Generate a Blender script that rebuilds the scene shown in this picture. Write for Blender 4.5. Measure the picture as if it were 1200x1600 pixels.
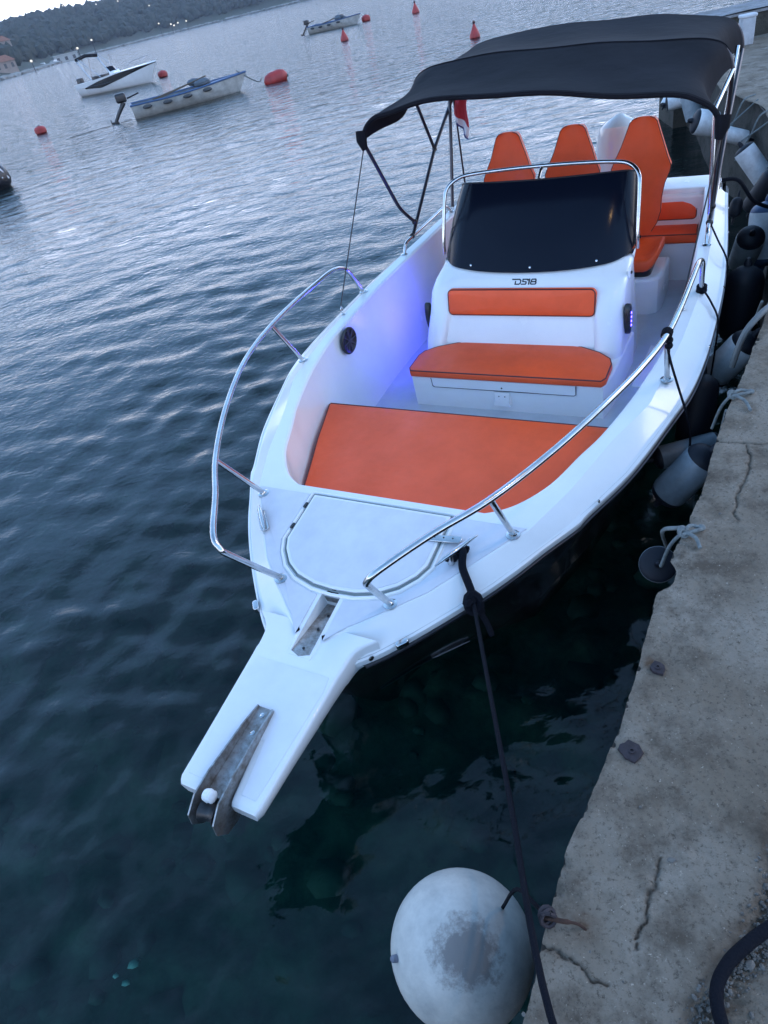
import bpy, bmesh, math, random
import numpy as np
from mathutils import Vector, Matrix
random.seed(7); rng = np.random.default_rng(7)
S = bpy.context.scene
C = S.collection
for o in list(bpy.data.objects): bpy.data.objects.remove(o)

# ------------------------------------------------------------------ camera
PITCH, ROLL, YAW = 0.659476, 0.241932, 0.612124
CAMH = 2.55
cp, sp = math.cos(PITCH), math.sin(PITCH); cr, sr = math.cos(ROLL), math.sin(ROLL)
FW = Vector((0, cp, -sp)); UPV = Vector((0, sp, cp)); RT = Vector((1, 0, 0))
Rv = cr*RT - sr*UPV; Uv = sr*RT + cr*UPV
cd = bpy.data.cameras.new('camera'); cam = bpy.data.objects.new('camera', cd); C.objects.link(cam)
M = Matrix.Identity(4)
for i in range(3): M[i][0] = Rv[i]; M[i][1] = Uv[i]; M[i][2] = -FW[i]
M[2][3] = CAMH
cam.matrix_world = M
cd.sensor_fit = 'VERTICAL'; cd.sensor_height = 36; cd.lens = 1050/1600*36
cd.clip_start = 0.05; cd.clip_end = 5000
S.camera = cam

# ------------------------------------------------------------------ sky, sun, exposure
SUN_EL, SUN_AZ = math.radians(8), math.radians(82)     # azimuth measured from +Y towards +X
w = bpy.data.worlds.new('World'); S.world = w; w.use_nodes = True
nt = w.node_tree; nt.nodes.clear()
def N(t, typ, **kw):
    n = t.nodes.new(typ)
    for k, v in kw.items(): setattr(n, k, v)
    return n
out = N(nt, 'ShaderNodeOutputWorld'); bg = N(nt, 'ShaderNodeBackground')
sky = N(nt, 'ShaderNodeTexSky', sky_type='NISHITA', sun_disc=False)
sky.sun_elevation = SUN_EL; sky.sun_rotation = SUN_AZ
sky.air_density = 1.0; sky.dust_density = 2.0; sky.ozone_density = 2.0
# dusk cloud veil: a pale lavender layer near the horizon over the blue of the clear sky
tc = N(nt, 'ShaderNodeTexCoord'); sx = N(nt, 'ShaderNodeSeparateXYZ')
nt.links.new(tc.outputs['Generated'], sx.inputs[0])
ramp = N(nt, 'ShaderNodeValToRGB')
ramp.color_ramp.elements[0].position = 0.0; ramp.color_ramp.elements[0].color = (13.4, 14.3, 17.2, 1)
e = ramp.color_ramp.elements.new(.09); e.color = (13.4, 14.3, 17.2, 1)
e = ramp.color_ramp.elements.new(.19); e.color = (6.3, 8.4, 12.4, 1)
e = ramp.color_ramp.elements.new(.36); e.color = (3.0, 5.9, 11.0, 1)
e = ramp.color_ramp.elements.new(.66); e.color = (2.3, 4.4, 8.0, 1)
ramp.color_ramp.elements[-1].position = 1.0; ramp.color_ramp.elements[-1].color = (.9, 2.0, 4.0, 1)
nt.links.new(sx.outputs['Z'], ramp.inputs[0])
cn = N(nt, 'ShaderNodeTexNoise'); cn.inputs['Scale'].default_value = 2.2; cn.inputs['Detail'].default_value = 5
mp = N(nt, 'ShaderNodeMapping'); mp.inputs['Scale'].default_value = (1, 1, 4)
nt.links.new(tc.outputs['Generated'], mp.inputs[0]); nt.links.new(mp.outputs[0], cn.inputs[0])
cm = N(nt, 'ShaderNodeMapRange'); cm.inputs['From Min'].default_value = .3; cm.inputs['From Max'].default_value = .7
cm.inputs['To Min'].default_value = .78; cm.inputs['To Max'].default_value = 1.15
nt.links.new(cn.outputs[0], cm.inputs[0])
vm = N(nt, 'ShaderNodeVectorMath', operation='SCALE')
nt.links.new(ramp.outputs[0], vm.inputs[0]); nt.links.new(cm.outputs[0], vm.inputs['Scale'])
mx = N(nt, 'ShaderNodeMix', data_type='RGBA'); mx.inputs['Factor'].default_value = .92
nt.links.new(sky.outputs[0], mx.inputs['A']); nt.links.new(vm.outputs[0], mx.inputs['B'])
nt.links.new(mx.outputs['Result'], bg.inputs[0]); nt.links.new(bg.outputs[0], out.inputs[0])
bg.inputs[1].default_value = 0.125
sd = bpy.data.lights.new('sun', 'SUN'); sd.energy = .35; sd.angle = math.radians(20); sd.color = (1, .93, .95)
so = bpy.data.objects.new('sun', sd); C.objects.link(so)
sun_el = math.radians(34)
so.rotation_euler = (math.pi/2 - sun_el, 0, math.pi - SUN_AZ)
S.view_settings.view_transform = 'Standard'; S.view_settings.look = 'None'
S.view_settings.exposure = 0.92; S.view_settings.gamma = 1; S.view_settings.use_curve_mapping = False
S.cycles.max_bounces = 8; S.cycles.transparent_max_bounces = 12
S.cycles.caustics_reflective = False; S.cycles.caustics_refractive = False
S.cycles.sample_clamp_indirect = 6

# ------------------------------------------------------------------ materials
def mat(name, col, rough=.5, metal=0, spec=.5, coat=0, var=0, vscale=8, bump=0, bscale=60, vcol=None, rvar=0, detail=5, sheen=0):
    m = bpy.data.materials.new(name); m.use_nodes = True; t = m.node_tree
    b = t.nodes['Principled BSDF']
    b.inputs['Base Color'].default_value = (*col, 1); b.inputs['Roughness'].default_value = rough
    b.inputs['Metallic'].default_value = metal; b.inputs['Specular IOR Level'].default_value = spec
    b.inputs['Coat Weight'].default_value = coat; b.inputs['Coat Roughness'].default_value = .06
    tcn = N(t, 'ShaderNodeTexCoord')
    if var or rvar:
        n = N(t, 'ShaderNodeTexNoise'); n.inputs['Scale'].default_value = vscale; n.inputs['Detail'].default_value = detail
        n.inputs['Roughness'].default_value = .65
        t.links.new(tcn.outputs['Object'], n.inputs[0])
        r = N(t, 'ShaderNodeMapRange'); r.inputs['From Min'].default_value = .35; r.inputs['From Max'].default_value = .68
        t.links.new(n.outputs[0], r.inputs[0])
        if var:
            q = N(t, 'ShaderNodeMix', data_type='RGBA')
            q.inputs['A'].default_value = (*col, 1)
            q.inputs['B'].default_value = (*(vcol or [c*(1-var) for c in col]), 1)
            t.links.new(r.outputs[0], q.inputs['Factor']); t.links.new(q.outputs['Result'], b.inputs['Base Color'])
        if rvar:
            q2 = N(t, 'ShaderNodeMapRange'); q2.inputs['To Min'].default_value = rough; q2.inputs['To Max'].default_value = rough+rvar
            t.links.new(r.outputs[0], q2.inputs[0]); t.links.new(q2.outputs[0], b.inputs['Roughness'])
    if bump:
        n = N(t, 'ShaderNodeTexNoise'); n.inputs['Scale'].default_value = bscale; n.inputs['Detail'].default_value = 4
        t.links.new(tcn.outputs['Object'], n.inputs[0])
        bp = N(t, 'ShaderNodeBump'); bp.inputs['Strength'].default_value = 1; bp.inputs['Distance'].default_value = bump
        t.links.new(n.outputs[0], bp.inputs['Height']); t.links.new(bp.outputs[0], b.inputs['Normal'])
    return m
def emit(name, col, s):
    m = bpy.data.materials.new(name); m.use_nodes = True
    b = m.node_tree.nodes['Principled BSDF']
    b.inputs['Base Color'].default_value = (*col, 1)
    b.inputs['Emission Color'].default_value = (*col, 1); b.inputs['Emission Strength'].default_value = s
    return m
GEL = mat('gelcoat_white', (.80, .80, .79), .16, spec=.5, coat=.3, var=.07, vscale=3, rvar=.12)
NSK = mat('nonskid_white', (.66, .665, .71), .6, var=.11, vscale=9, bump=.0006, bscale=420, rvar=.15)
FLR = mat('deck_floor', (.50, .53, .56), .5, var=.12, vscale=6, bump=.0005, bscale=300, rvar=.2)
BLK = mat('gelcoat_black', (.012, .012, .014), .10, spec=.5, coat=.5, rvar=.1)
RUB = mat('rub_rubber', (.035, .035, .04), .45, var=.4, vscale=20)
SS = mat('stainless', (.62, .62, .62), .12, metal=1, var=.25, vscale=14, rvar=.12)
SSW = mat('worn_stainless', (.46, .46, .46), .34, metal=.85, var=.75, vscale=22, bump=.0008, bscale=80, vcol=(.20, .16, .13), rvar=.25)
ORG = mat('orange_vinyl', (.90, .098, .018), .42, var=.16, vscale=4, bump=.011, bscale=3.6, rvar=.14, detail=8)
PIP = mat('dark_piping', (.07, .012, .012), .5)
CAN = mat('black_canvas', (.010, .010, .014), .85, spec=.15, var=.35, vscale=2.5, bump=.012, bscale=3.2, sheen=.2)
TUB = mat('dark_tube', (.06, .06, .07), .28, metal=.8)
GLS = mat('smoked_acrylic', (.004, .006, .013), .16, spec=.14)
BPL = mat('black_plastic', (.015, .015, .017), .35)
ROPE_B = mat('black_rope', (.004, .005, .009), .8, spec=.12, bump=.003, bscale=180)
ROPE_G = mat('grey_rope', (.17, .195, .195), .85, var=.5, vscale=60, bump=.003, bscale=160)
FEN = mat('fender_white', (.80, .82, .83), .42, var=.35, vscale=9, rvar=.25)
FENG = mat('fender_grey', (.30, .35, .38), .45, var=.35, vscale=9, rvar=.25)
FENB = mat('fender_navy', (.006, .008, .015), .55, spec=.3, var=.3, vscale=12)
RED = mat('buoy_red', (.42, .035, .03), .5, var=.4, vscale=3)
WOODW = mat('painted_wood_white', (.55, .55, .52), .5, var=.35, vscale=4)
BLUEP = mat('boat_blue', (.06, .12, .24), .45, var=.3, vscale=5)
WALL1 = mat('house_render', (.50, .49, .46), .8, var=.15, vscale=.6)
WALL2 = mat('house_pink', (.36, .27, .22), .85, var=.25, vscale=.4)
ROOF = mat('roof_tile', (.30, .12, .07), .85, var=.3, vscale=2)
TRUNK = mat('bark', (.10, .08, .06), .9)
PEB = mat('pebble', (.14, .13, .115), .8, var=.5, vscale=30)
RUST = mat('rusty_iron', (.07, .032, .02), .8, metal=.3, var=.6, vscale=60, bump=.003, bscale=90)
IRON = mat('dark_iron', (.045, .035, .04), .7, metal=.4, var=.5, vscale=50, bump=.002, bscale=90)
PALE = mat('pale_shell', (.75, .85, .80), .6)
WINP = mat('window_dark', (.03, .035, .045), .15)
LAMP = emit('lamp_glow', (1, .93, .80), .7); LAMP.node_tree.nodes['Principled BSDF'].inputs['Base Color'].default_value = (.02, .02, .02, 1)
WARM = emit('lamp_warm', (1, .62, .25), 110)
LED = emit('blue_led', (.08, .05, 1), 9)
FLR_R = mat('flag_red', (.45, .03, .04), .8); FLW = mat('flag_white', (.75, .75, .78), .8); FLB = mat('flag_blue', (.03, .05, .2), .8)

# ------------------------------------------------------------------ helpers
def tag(o, label=None, cat=None, group=None, kind=None):
    if label: o['label'] = label
    if cat: o['category'] = cat
    if group: o['group'] = group
    if kind: o['kind'] = kind
    return o
def mesh(name, V, F, m, parent=None, smooth=True, sharp=40):
    me = bpy.data.meshes.new(name); me.from_pydata([tuple(v) for v in V], [], [tuple(f) for f in F]); me.update()
    bm = bmesh.new(); bm.from_mesh(me); bmesh.ops.recalc_face_normals(bm, faces=bm.faces)
    if smooth:
        lim = math.radians(sharp)
        for ed in bm.edges:
            if len(ed.link_faces) == 2 and ed.calc_face_angle(0) > lim: ed.smooth = False
        for f in bm.faces: f.smooth = True
    bm.to_mesh(me); bm.free()
    for mm in (m if isinstance(m, (list, tuple)) else [m]): me.materials.append(mm)
    o = bpy.data.objects.new(name, me); C.objects.link(o)
    if parent: o.parent = parent
    return o
def empty(name, loc=(0, 0, 0), rz=0):
    o = bpy.data.objects.new(name, None); C.objects.link(o); o.location = loc; o.rotation_euler = (0, 0, rz); return o
class G:                       # geometry collector
    def __init__(s): s.V = []; s.F = []
    def add(s, V, F):
        n = len(s.V); s.V += [tuple(v) for v in V]; s.F += [tuple(i+n for i in f) for f in F]; return s
    def box(s, c, d, R=None):
        V = []
        for z in (-.5, .5):
            for x, y in ((-.5, -.5), (.5, -.5), (.5, .5), (-.5, .5)):
                v = Vector((x*d[0], y*d[1], z*d[2]))
                if R is not None: v = R @ v
                V.append(v+Vector(c))
        return s.add(V, [(0, 3, 2, 1), (4, 5, 6, 7), (0, 1, 5, 4), (1, 2, 6, 5), (2, 3, 7, 6), (3, 0, 4, 7)])
    def tube(s, P, r, n=8, cap=True, closed=False):
        P = [Vector(p) for p in P]; R = r if isinstance(r, (list, tuple)) else [r]*len(P)
        V = []; F = []; t0 = (P[1]-P[0]).normalized()
        u = t0.orthogonal().normalized()
        for i, p in enumerate(P):
            if i == 0: t = P[1]-P[0]
            elif i == len(P)-1: t = P[-1]-P[-2]
            else: t = (P[i+1]-P[i]).normalized()+(P[i]-P[i-1]).normalized()
            if t.length < 1e-9: t = t0
            t.normalize(); u = (u-t*u.dot(t))
            u = u.normalized() if u.length > 1e-6 else t.orthogonal().normalized()
            v = t.cross(u)
            for k in range(n):
                a = 2*math.pi*k/n; V.append(p+(u*math.cos(a)+v*math.sin(a))*R[i])
        for i in range(len(P)-1):
            for k in range(n):
                a = i*n+k; b = i*n+(k+1) % n; F.append((a, b, b+n, a+n))
        if cap: F.append(tuple(range(n))[::-1]); F.append(tuple(range(len(P)*n-n, len(P)*n)))
        return s.add(V, F)
    def lathe(s, prof, c=(0, 0, 0), axis=(0, 0, 1), n=20):
        ax = Vector(axis).normalized(); u = ax.orthogonal().normalized(); v = ax.cross(u); c = Vector(c)
        V = []; F = []
        for r, h in prof:
            for k in range(n):
                a = 2*math.pi*k/n; V.append(c+ax*h+(u*math.cos(a)+v*math.sin(a))*max(r, 1e-4))
        for i in range(len(prof)-1):
            for k in range(n):
                a = i*n+k; b = i*n+(k+1) % n; F.append((a, b, b+n, a+n))
        F.append(tuple(range(n))[::-1]); F.append(tuple(range(len(prof)*n-n, len(prof)*n)))
        return s.add(V, F)
    def sphere(s, c, r, n=14, sc=(1, 1, 1)):
        V = []; F = []
        for i in range(n+1):
            th = math.pi*i/n
            for k in range(2*n):
                a = math.pi*k/n
                V.append((c[0]+r*sc[0]*math.sin(th)*math.cos(a), c[1]+r*sc[1]*math.sin(th)*math.sin(a), c[2]+r*sc[2]*math.cos(th)))
        for i in range(n):
            for k in range(2*n):
                a = i*2*n+k; b = i*2*n+(k+1) % (2*n); F.append((a, b, b+2*n, a+2*n))
        return s.add(V, F)
    def loft(s, secs, cap=False, close=False):
        n = len(secs[0]); V = [v for q in secs for v in q]; F = []
        for i in range(len(secs)-1):
            for k in range(n-1 if not close else n):
                a = i*n+k; b = i*n+(k+1) % n; F.append((a, b, b+n, a+n))
        if cap: F.append(tuple(range(n))[::-1]); F.append(tuple(range(len(V)-n, len(V))))
        return s.add(V, F)
    def slab(s, outl, z0, z1, r, rb=None, zf=None, steps=4, pillow=0):
        """outline (closed, 2D) extruded with rounded top/bottom edges; zf(x,y) adds height"""
        n = len(outl); P = [Vector((x, y)) for x, y in outl]
        A = sum(P[i].x*P[(i+1) % n].y-P[(i+1) % n].x*P[i].y for i in range(n))
        if A < 0: P = P[::-1]
        nr = []
        for i in range(n):
            a = (P[i]-P[i-1]).normalized(); b = (P[(i+1) % n]-P[i]).normalized()
            na = Vector((a.y, -a.x)); nb = Vector((b.y, -b.x)); m_ = na+nb
            m_ = m_/max(m_.dot(na), .35) if m_.length > 1e-6 else na
            nr.append(m_)
        rb = r if rb is None else rb
        rings = []
        for k in range(steps+1):
            a = math.pi/2*k/steps; rings.append((rb*(1-math.sin(a)), z0+rb*(1-math.cos(a))))
        for k in range(steps+1):
            a = math.pi/2*k/steps; rings.append((r*(1-math.cos(a)), z1-r+r*math.sin(a)))
        secs = []
        for ins, z in rings:
            q = []
            for p, nn in zip(P, nr):
                x, y = p.x-nn.x*ins, p.y-nn.y*ins
                q.append((x, y, z+(zf(x, y) if zf else 0)))
            secs.append(q)
        self_n = len(s.V); s.loft(secs, close=True)
        base = self_n; s.F.append(tuple(base+i for i in range(n))[::-1])
        top = base+(len(secs)-1)*n
        if pillow:
            cx = sum(p.x for p in P)/n; cy = sum(p.y for p in P)/n; prev = [top+i for i in range(n)]
            last = secs[-1]
            for f, h in ((.85, .45), (.6, .8), (.3, .95)):
                cur = []
                for i in range(n):
                    x = cx+(last[i][0]-cx)*f; y = cy+(last[i][1]-cy)*f
                    s.V.append((x, y, z1+pillow*h+(zf(x, y) if zf else 0))); cur.append(len(s.V)-1)
                for i in range(n): s.F.append((prev[i], prev[(i+1) % n], cur[(i+1) % n], cur[i]))
                prev = cur
            s.F.append(tuple(prev))
        else: s.F.append(tuple(top+i for i in range(n)))
        return s
    def build(s, name, m, parent=None, smooth=True, sharp=40): return mesh(name, s.V, s.F, m, parent, smooth, sharp)
def spl(P, n=8):               # Catmull-Rom
    P = [Vector(p) for p in P]; Q = [P[0]*2-P[1]]+P+[P[-1]*2-P[-2]]; o = []
    for i in range(1, len(Q)-2):
        for k in range(n):
            t = k/n; a, b, c, d = Q[i-1:i+3]
            o.append(.5*((2*b)+(c-a)*t+(2*a-5*b+4*c-d)*t*t+(3*b-a-3*c+d)*t**3))
    o.append(P[-1]); return o
def fil(P, r, n=5):            # fillet a polyline's corners
    P = [Vector(p) for p in P]; o = [P[0]]
    for i in range(1, len(P)-1):
        a = P[i-1]-P[i]; b = P[i+1]-P[i]; rr = min(r, a.length*.49, b.length*.49)
        p0 = P[i]+a.normalized()*rr; p2 = P[i]+b.normalized()*rr
        for k in range(n+1):
            t = k/n; o.append(p0*(1-t)**2+P[i]*2*t*(1-t)+p2*t*t)
    o.append(P[-1]); return o
def rrect(w_, d_, r, cx=0, cy=0, n=5):
    o = []
    for sx_, sy_, a0 in ((1, 1, 0), (-1, 1, 90), (-1, -1, 180), (1, -1, 270)):
        for k in range(n+1):
            a = math.radians(a0+90*k/n); o.append((cx+sx_*(w_/2-r)+r*math.cos(a), cy+sy_*(d_/2-r)+r*math.sin(a)))
    return o
def copy_tree(o, parent=None):
    c = o.copy(); C.objects.link(c); c.parent = parent
    for ch in list(o.children): copy_tree(ch, c)
    return c
def itp(x, xs, ys): return float(np.interp(x, xs, ys))

# ------------------------------------------------------------------ quay
QZ = .95
EDGE = [(-1.2, -1.4), (-.55, -.45), (-.2, .08), (.02, .40), (.16, .60), (.36, .86), (.59, 1.13), (.80, 1.41), (1.07, 1.71), (1.29, 1.99), (1.54, 2.29), (1.85, 2.65), (2.06, 2.92), (2.6, 3.72), (3.25, 4.75), (3.84, 5.65), (4.16, 6.32), (4.33, 6.7), (4.46, 7.31), (4.62, 7.94), (5.15, 9.2), (5.6, 10.3), (5.8, 11.4)]
EP = np.array([tuple(p)[:2] for p in spl([(x, y, 0) for x, y in EDGE], 12)])
EL = np.concatenate([[0], np.cumsum(np.linalg.norm(np.diff(EP, axis=0), axis=1))])
def edge_at(s):
    x = np.interp(s, EL, EP[:, 0]); y = np.interp(s, EL, EP[:, 1])
    tx = np.interp(s+.05, EL, EP[:, 0])-np.interp(s-.05, EL, EP[:, 0]); ty = np.interp(s+.05, EL, EP[:, 1])-np.interp(s-.05, EL, EP[:, 1])
    l = np.hypot(tx, ty)+1e-9; return x, y, tx/l, ty/l
_ph = rng.random((12, 60))*6.283
def wnoise(x, y, scale, octs=4, seed=0):     # cheap smooth noise from rotated sines
    v = 0; a = 1; tot = 0
    for o_ in range(octs):
        f = 2*math.pi/scale*(2**o_); q = 0
        for k in range(5):
            th = _ph[seed % 12, o_*10+k]; q = q+np.sin(f*(x*math.cos(th)+y*math.sin(th))*(.7+.12*k)+_ph[(seed+3) % 12, o_*10+5+k]+1.7*np.sin(f*.37*(x*math.sin(th*2)-y*math.cos(th*2))+k))
        v = v+a*q/2.5; tot += a; a *= .55
    return v/tot
CRACKS = [[(.405, .625), (.39, .60), (.365, .57), (.345, .55), (.325, .515), (.30, .50), (.28, .47)], [(.10, .515), (.13, .50), (.15, .485), (.168, .455), (.18, .44), (.205, .42)],
          [(1.37, 1.93), (1.35, 1.88), (1.33, 1.83), (1.27, 1.76), (1.19, 1.68), (1.17, 1.64), (1.14, 1.61), (1.13, 1.57)], [(1.30, 1.985), (1.38, 1.94), (1.46, 1.90), (1.56, 1.88), (1.7, 1.80)]]
def cdist(x, y):
    d = np.full(np.shape(x), 9.)
    for c in CRACKS:
        for (ax, ay), (bx, by) in zip(c[:-1], c[1:]):
            L2 = (bx-ax)**2+(by-ay)**2; t = np.clip(((x-ax)*(bx-ax)+(y-ay)*(by-ay))/L2, 0, 1)
            d = np.minimum(d, np.hypot(x-ax-t*(bx-ax), y-ay-t*(by-ay)))
    return d
def gl_off(s): return .345+.045*np.sin(s*2.1+.6)+.03*np.sin(s*5.3)+.018*np.sin(s*13.)
def quay_height(s, d, x, y):
    far = np.clip((s-6)/3, 0, 1)
    z = QZ+.004*wnoise(x, y, .5, 3, 1)+.0022*wnoise(x, y, .06, 3, 2)*(1-far)
    g = gl_off(s)
    # the edge slab, a broken gravelly seam, then rough older concrete slightly lower
    seam = np.exp(-((d-g-.03)/.03)**2)
    z = z-.012*seam*(1-far)+.007*seam*wnoise(x, y, .02, 2, 5)*(1-far)
    old = 1/(1+np.exp(-(d-g)/.008)); z = z-.012*old*(1-far)
    z = z+old*.0025*wnoise(x, y, .03, 3, 6)*(1-far)
    z = z-.012*np.exp(-(cdist(x+.006*wnoise(x, y, .045, 4, 8), y+.006*wnoise(x, y, .04, 4, 9))/.0032)**2)
    chip = np.clip(wnoise(x, y, .16, 3, 4)-.15, 0, 1)*.03+.004
    z = z-chip*np.exp(-(d/.016)**2)
    return z
def quay_mesh():
    ss = np.concatenate([np.arange(.3, 1.2, .05), np.arange(1.2, 5.2, .0048), np.arange(5.2, 8, .05), np.arange(8, EL[-1]-.01, .12)])
    dd = np.concatenate([np.arange(0, .50, .0045), np.arange(.50, .62, .0078), np.arange(.62, 1.4, .03), np.arange(1.4, 5, .25), np.arange(5, 26, 3.)])
    x0, y0, tx, ty = edge_at(ss)
    nx, ny = ty, -tx
    far = np.clip(ss-4.8, 0, 1)
    jig = .012*wnoise(ss, ss*0, .9, 3, 3)+.0022*wnoise(ss, ss*0+3, .11, 3, 7)
    jig = jig-.05*np.exp(-((ss-3.44)/.035)**2)*0
    # a bite out of the edge above the hanging fender ring
    sb = EL[np.argmin(np.hypot(EP[:, 0]-.80, EP[:, 1]-1.41))]
    bite = .035*np.exp(-((ss-sb)/.06)**4)
    Sg, Dg = np.meshgrid(ss, dd, indexing='ij')
    X0 = (x0+nx*(jig+bite))[:, None]; Y0 = (y0+ny*(jig+bite))[:, None]
    # far inland points all run the same way so the strip does not fold
    NX = nx[:, None]*np.exp(-Dg/3)+.86*(1-np.exp(-Dg/3)); NY = ny[:, None]*np.exp(-Dg/3)-.5*(1-np.exp(-Dg/3))
    X = X0+NX*Dg; Y = Y0+NY*Dg
    Z = quay_height(Sg, Dg, X, Y)
    n, m_ = X.shape
    V = [tuple(v) for v in np.stack([X, Y, Z], -1).reshape(-1, 3)]
    F = [(i*m_+j, (i+1)*m_+j, (i+1)*m_+j+1, i*m_+j+1) for i in range(n-1) for j in range(m_-1)]
    o = mesh('quay_surface', V, F, QMAT, None, True, 180)
    at = o.data.attributes.new('crack', 'FLOAT', 'POINT')
    cx_ = X+.006*wnoise(X, Y, .045, 4, 8); cy_ = Y+.006*wnoise(X, Y, .04, 4, 9)
    cr2 = np.exp(-(cdist(cx_, cy_)/.0024)**2)*(.75+.25*wnoise(X, Y, .05, 2, 1)); g_ = gl_off(Sg)
    cr2 = np.maximum(cr2, .55*np.exp(-((Dg-g_+.004)/.012)**2)*np.clip(.5+wnoise(X, Y, .05, 3, 2), 0, 1))
    at.data.foreach_set('value', cr2.ravel().astype(np.float32))
    at = o.data.attributes.new('rust', 'FLOAT', 'POINT'); ru = 0
    for rx, ry, rr_ in ((.20, .535, .030), (.625, 1.095, .022), (.615, 1.12, .018), (.455, .875, .03)): ru = ru+np.exp(-(np.hypot(X-rx, Y-ry)/rr_)**2)*(.5 if rr_ > .025 and rx > .4 else 1)
    at.data.foreach_set('value', (ru*np.clip(.7+.5*wnoise(X, Y, .03, 3, 4), 0, 1)).ravel().astype(np.float32))
    tag(o, kind='structure')
    # wall face
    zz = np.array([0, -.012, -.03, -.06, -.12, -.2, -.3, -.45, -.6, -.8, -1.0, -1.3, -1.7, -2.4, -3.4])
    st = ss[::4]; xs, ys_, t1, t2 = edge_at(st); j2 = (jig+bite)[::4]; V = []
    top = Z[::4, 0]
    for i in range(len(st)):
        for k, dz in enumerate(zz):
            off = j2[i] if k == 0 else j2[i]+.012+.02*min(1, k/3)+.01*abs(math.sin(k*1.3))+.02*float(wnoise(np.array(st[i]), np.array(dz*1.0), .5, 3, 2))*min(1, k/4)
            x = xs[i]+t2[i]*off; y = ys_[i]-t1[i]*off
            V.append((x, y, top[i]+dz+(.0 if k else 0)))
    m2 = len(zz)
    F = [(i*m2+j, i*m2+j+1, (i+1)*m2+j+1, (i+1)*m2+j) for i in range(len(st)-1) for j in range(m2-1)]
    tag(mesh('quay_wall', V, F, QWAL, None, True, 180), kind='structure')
def concrete(name, a, b, dark, scale=1., bump=.004):
    m = bpy.data.materials.new(name); m.use_nodes = True; t = m.node_tree; p = t.nodes['Principled BSDF']
    p.inputs['Roughness'].default_value = .85; p.inputs['Specular IOR Level'].default_value = .25
    tcn = N(t, 'ShaderNodeTexCoord')
    def noise(s, d=6, r=.6):
        n = N(t, 'ShaderNodeTexNoise'); n.inputs['Scale'].default_value = s*scale; n.inputs['Detail'].default_value = d; n.inputs['Roughness'].default_value = r
        t.links.new(tcn.outputs['Object'], n.inputs[0]); return n
    def rng_(n, lo, hi):
        r = N(t, 'ShaderNodeMapRange'); r.inputs['From Min'].default_value = lo; r.inputs['From Max'].default_value = hi
        t.links.new(n.outputs[0], r.inputs[0]); return r
    def mix(fac, A, B, typ='MIX'):
        q = N(t, 'ShaderNodeMix', data_type='RGBA', blend_type=typ)
        t.links.new(fac.outputs[0], q.inputs['Factor'])
        for nm, v in (('A', A), ('B', B)):
            if isinstance(v, tuple): q.inputs[nm].default_value = (*v, 1)
            else: t.links.new(v.outputs['Result'], q.inputs[nm])
        return q
    c = mix(rng_(noise(2.1, 7, .62), .40, .60), a, b)
    c = mix(rng_(noise(7, 8, .72), .47, .66), c, dark)
    c = mix(rng_(noise(85, 5, .85), .53, .66), c, tuple(x*.42 for x in a))
    c = mix(rng_(noise(110, 3, .8), .64, .76), c, tuple(min(1, x*1.9) for x in b))
    t.links.new(c.outputs['Result'], p.inputs['Base Color'])
    bn = N(t, 'ShaderNodeBump'); bn.inputs['Distance'].default_value = bump; bn.inputs['Strength'].default_value = 1
    n2 = noise(70, 8, .75); t.links.new(n2.outputs[0], bn.inputs['Height']); t.links.new(bn.outputs[0], p.inputs['Normal'])
    return m
QMAT = concrete('quay_concrete', (.180, .143, .105), (.265, .226, .180), (.100, .077, .056), 1., .008)
t = QMAT.node_tree; p = t.nodes['Principled BSDF']; prev = p.inputs['Base Color'].links[0].from_socket
for nm, col, f in (('rust', (.085, .040, .018, 1), .75), ('crack', (.035, .030, .026, 1), .5)):
    a_ = N(t, 'ShaderNodeAttribute', attribute_name=nm); mu = N(t, 'ShaderNodeMath', operation='MULTIPLY', use_clamp=True); mu.inputs[1].default_value = f
    q = N(t, 'ShaderNodeMix', data_type='RGBA'); q.inputs['B'].default_value = col
    t.links.new(a_.outputs['Fac'], mu.inputs[0]); t.links.new(mu.outputs[0], q.inputs['Factor']); t.links.new(prev, q.inputs['A']); prev = q.outputs['Result']
t.links.new(prev, p.inputs['Base Color'])
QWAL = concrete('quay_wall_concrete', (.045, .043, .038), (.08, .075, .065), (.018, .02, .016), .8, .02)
FARC = concrete('breakwater_concrete', (.22, .22, .22), (.28, .28, .29), (.16, .15, .14))
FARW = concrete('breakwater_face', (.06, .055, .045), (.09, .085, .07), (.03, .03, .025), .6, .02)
quay_mesh()
# raised breakwater wall at the far end of the quay
dirb = Vector((.976, -.215, 0)); nb_ = Vector((.215, .976, 0)); b0 = Vector((5.62, 10.62, 0))
bw = empty('breakwater_wall', b0); tag(bw, 'low raised concrete breakwater wall with pale top, beyond the far end of the quay', 'wall')
Rb = Matrix.Rotation(math.atan2(dirb.y, dirb.x), 3, 'Z')
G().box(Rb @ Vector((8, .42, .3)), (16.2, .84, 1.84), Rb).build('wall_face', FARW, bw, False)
V = []; F = []; nn_ = 90
for i in range(nn_):
    for j in range(6):
        x = -.14+i*.184; y = -.03+j*.18; p = Rb @ Vector((x, y, 1.265+.008*float(wnoise(np.array(x), np.array(y), 1.2, 3, 2))))
        V.append(p)
F = [(i*6+j, (i+1)*6+j, (i+1)*6+j+1, i*6+j+1) for i in range(nn_-1) for j in range(5)]
g = G().add(V, F)
g.box(Rb @ Vector((8, .42, 1.235)), (16.3, .9, .03), Rb); g.build('wall_top', FARC, bw)
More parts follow.
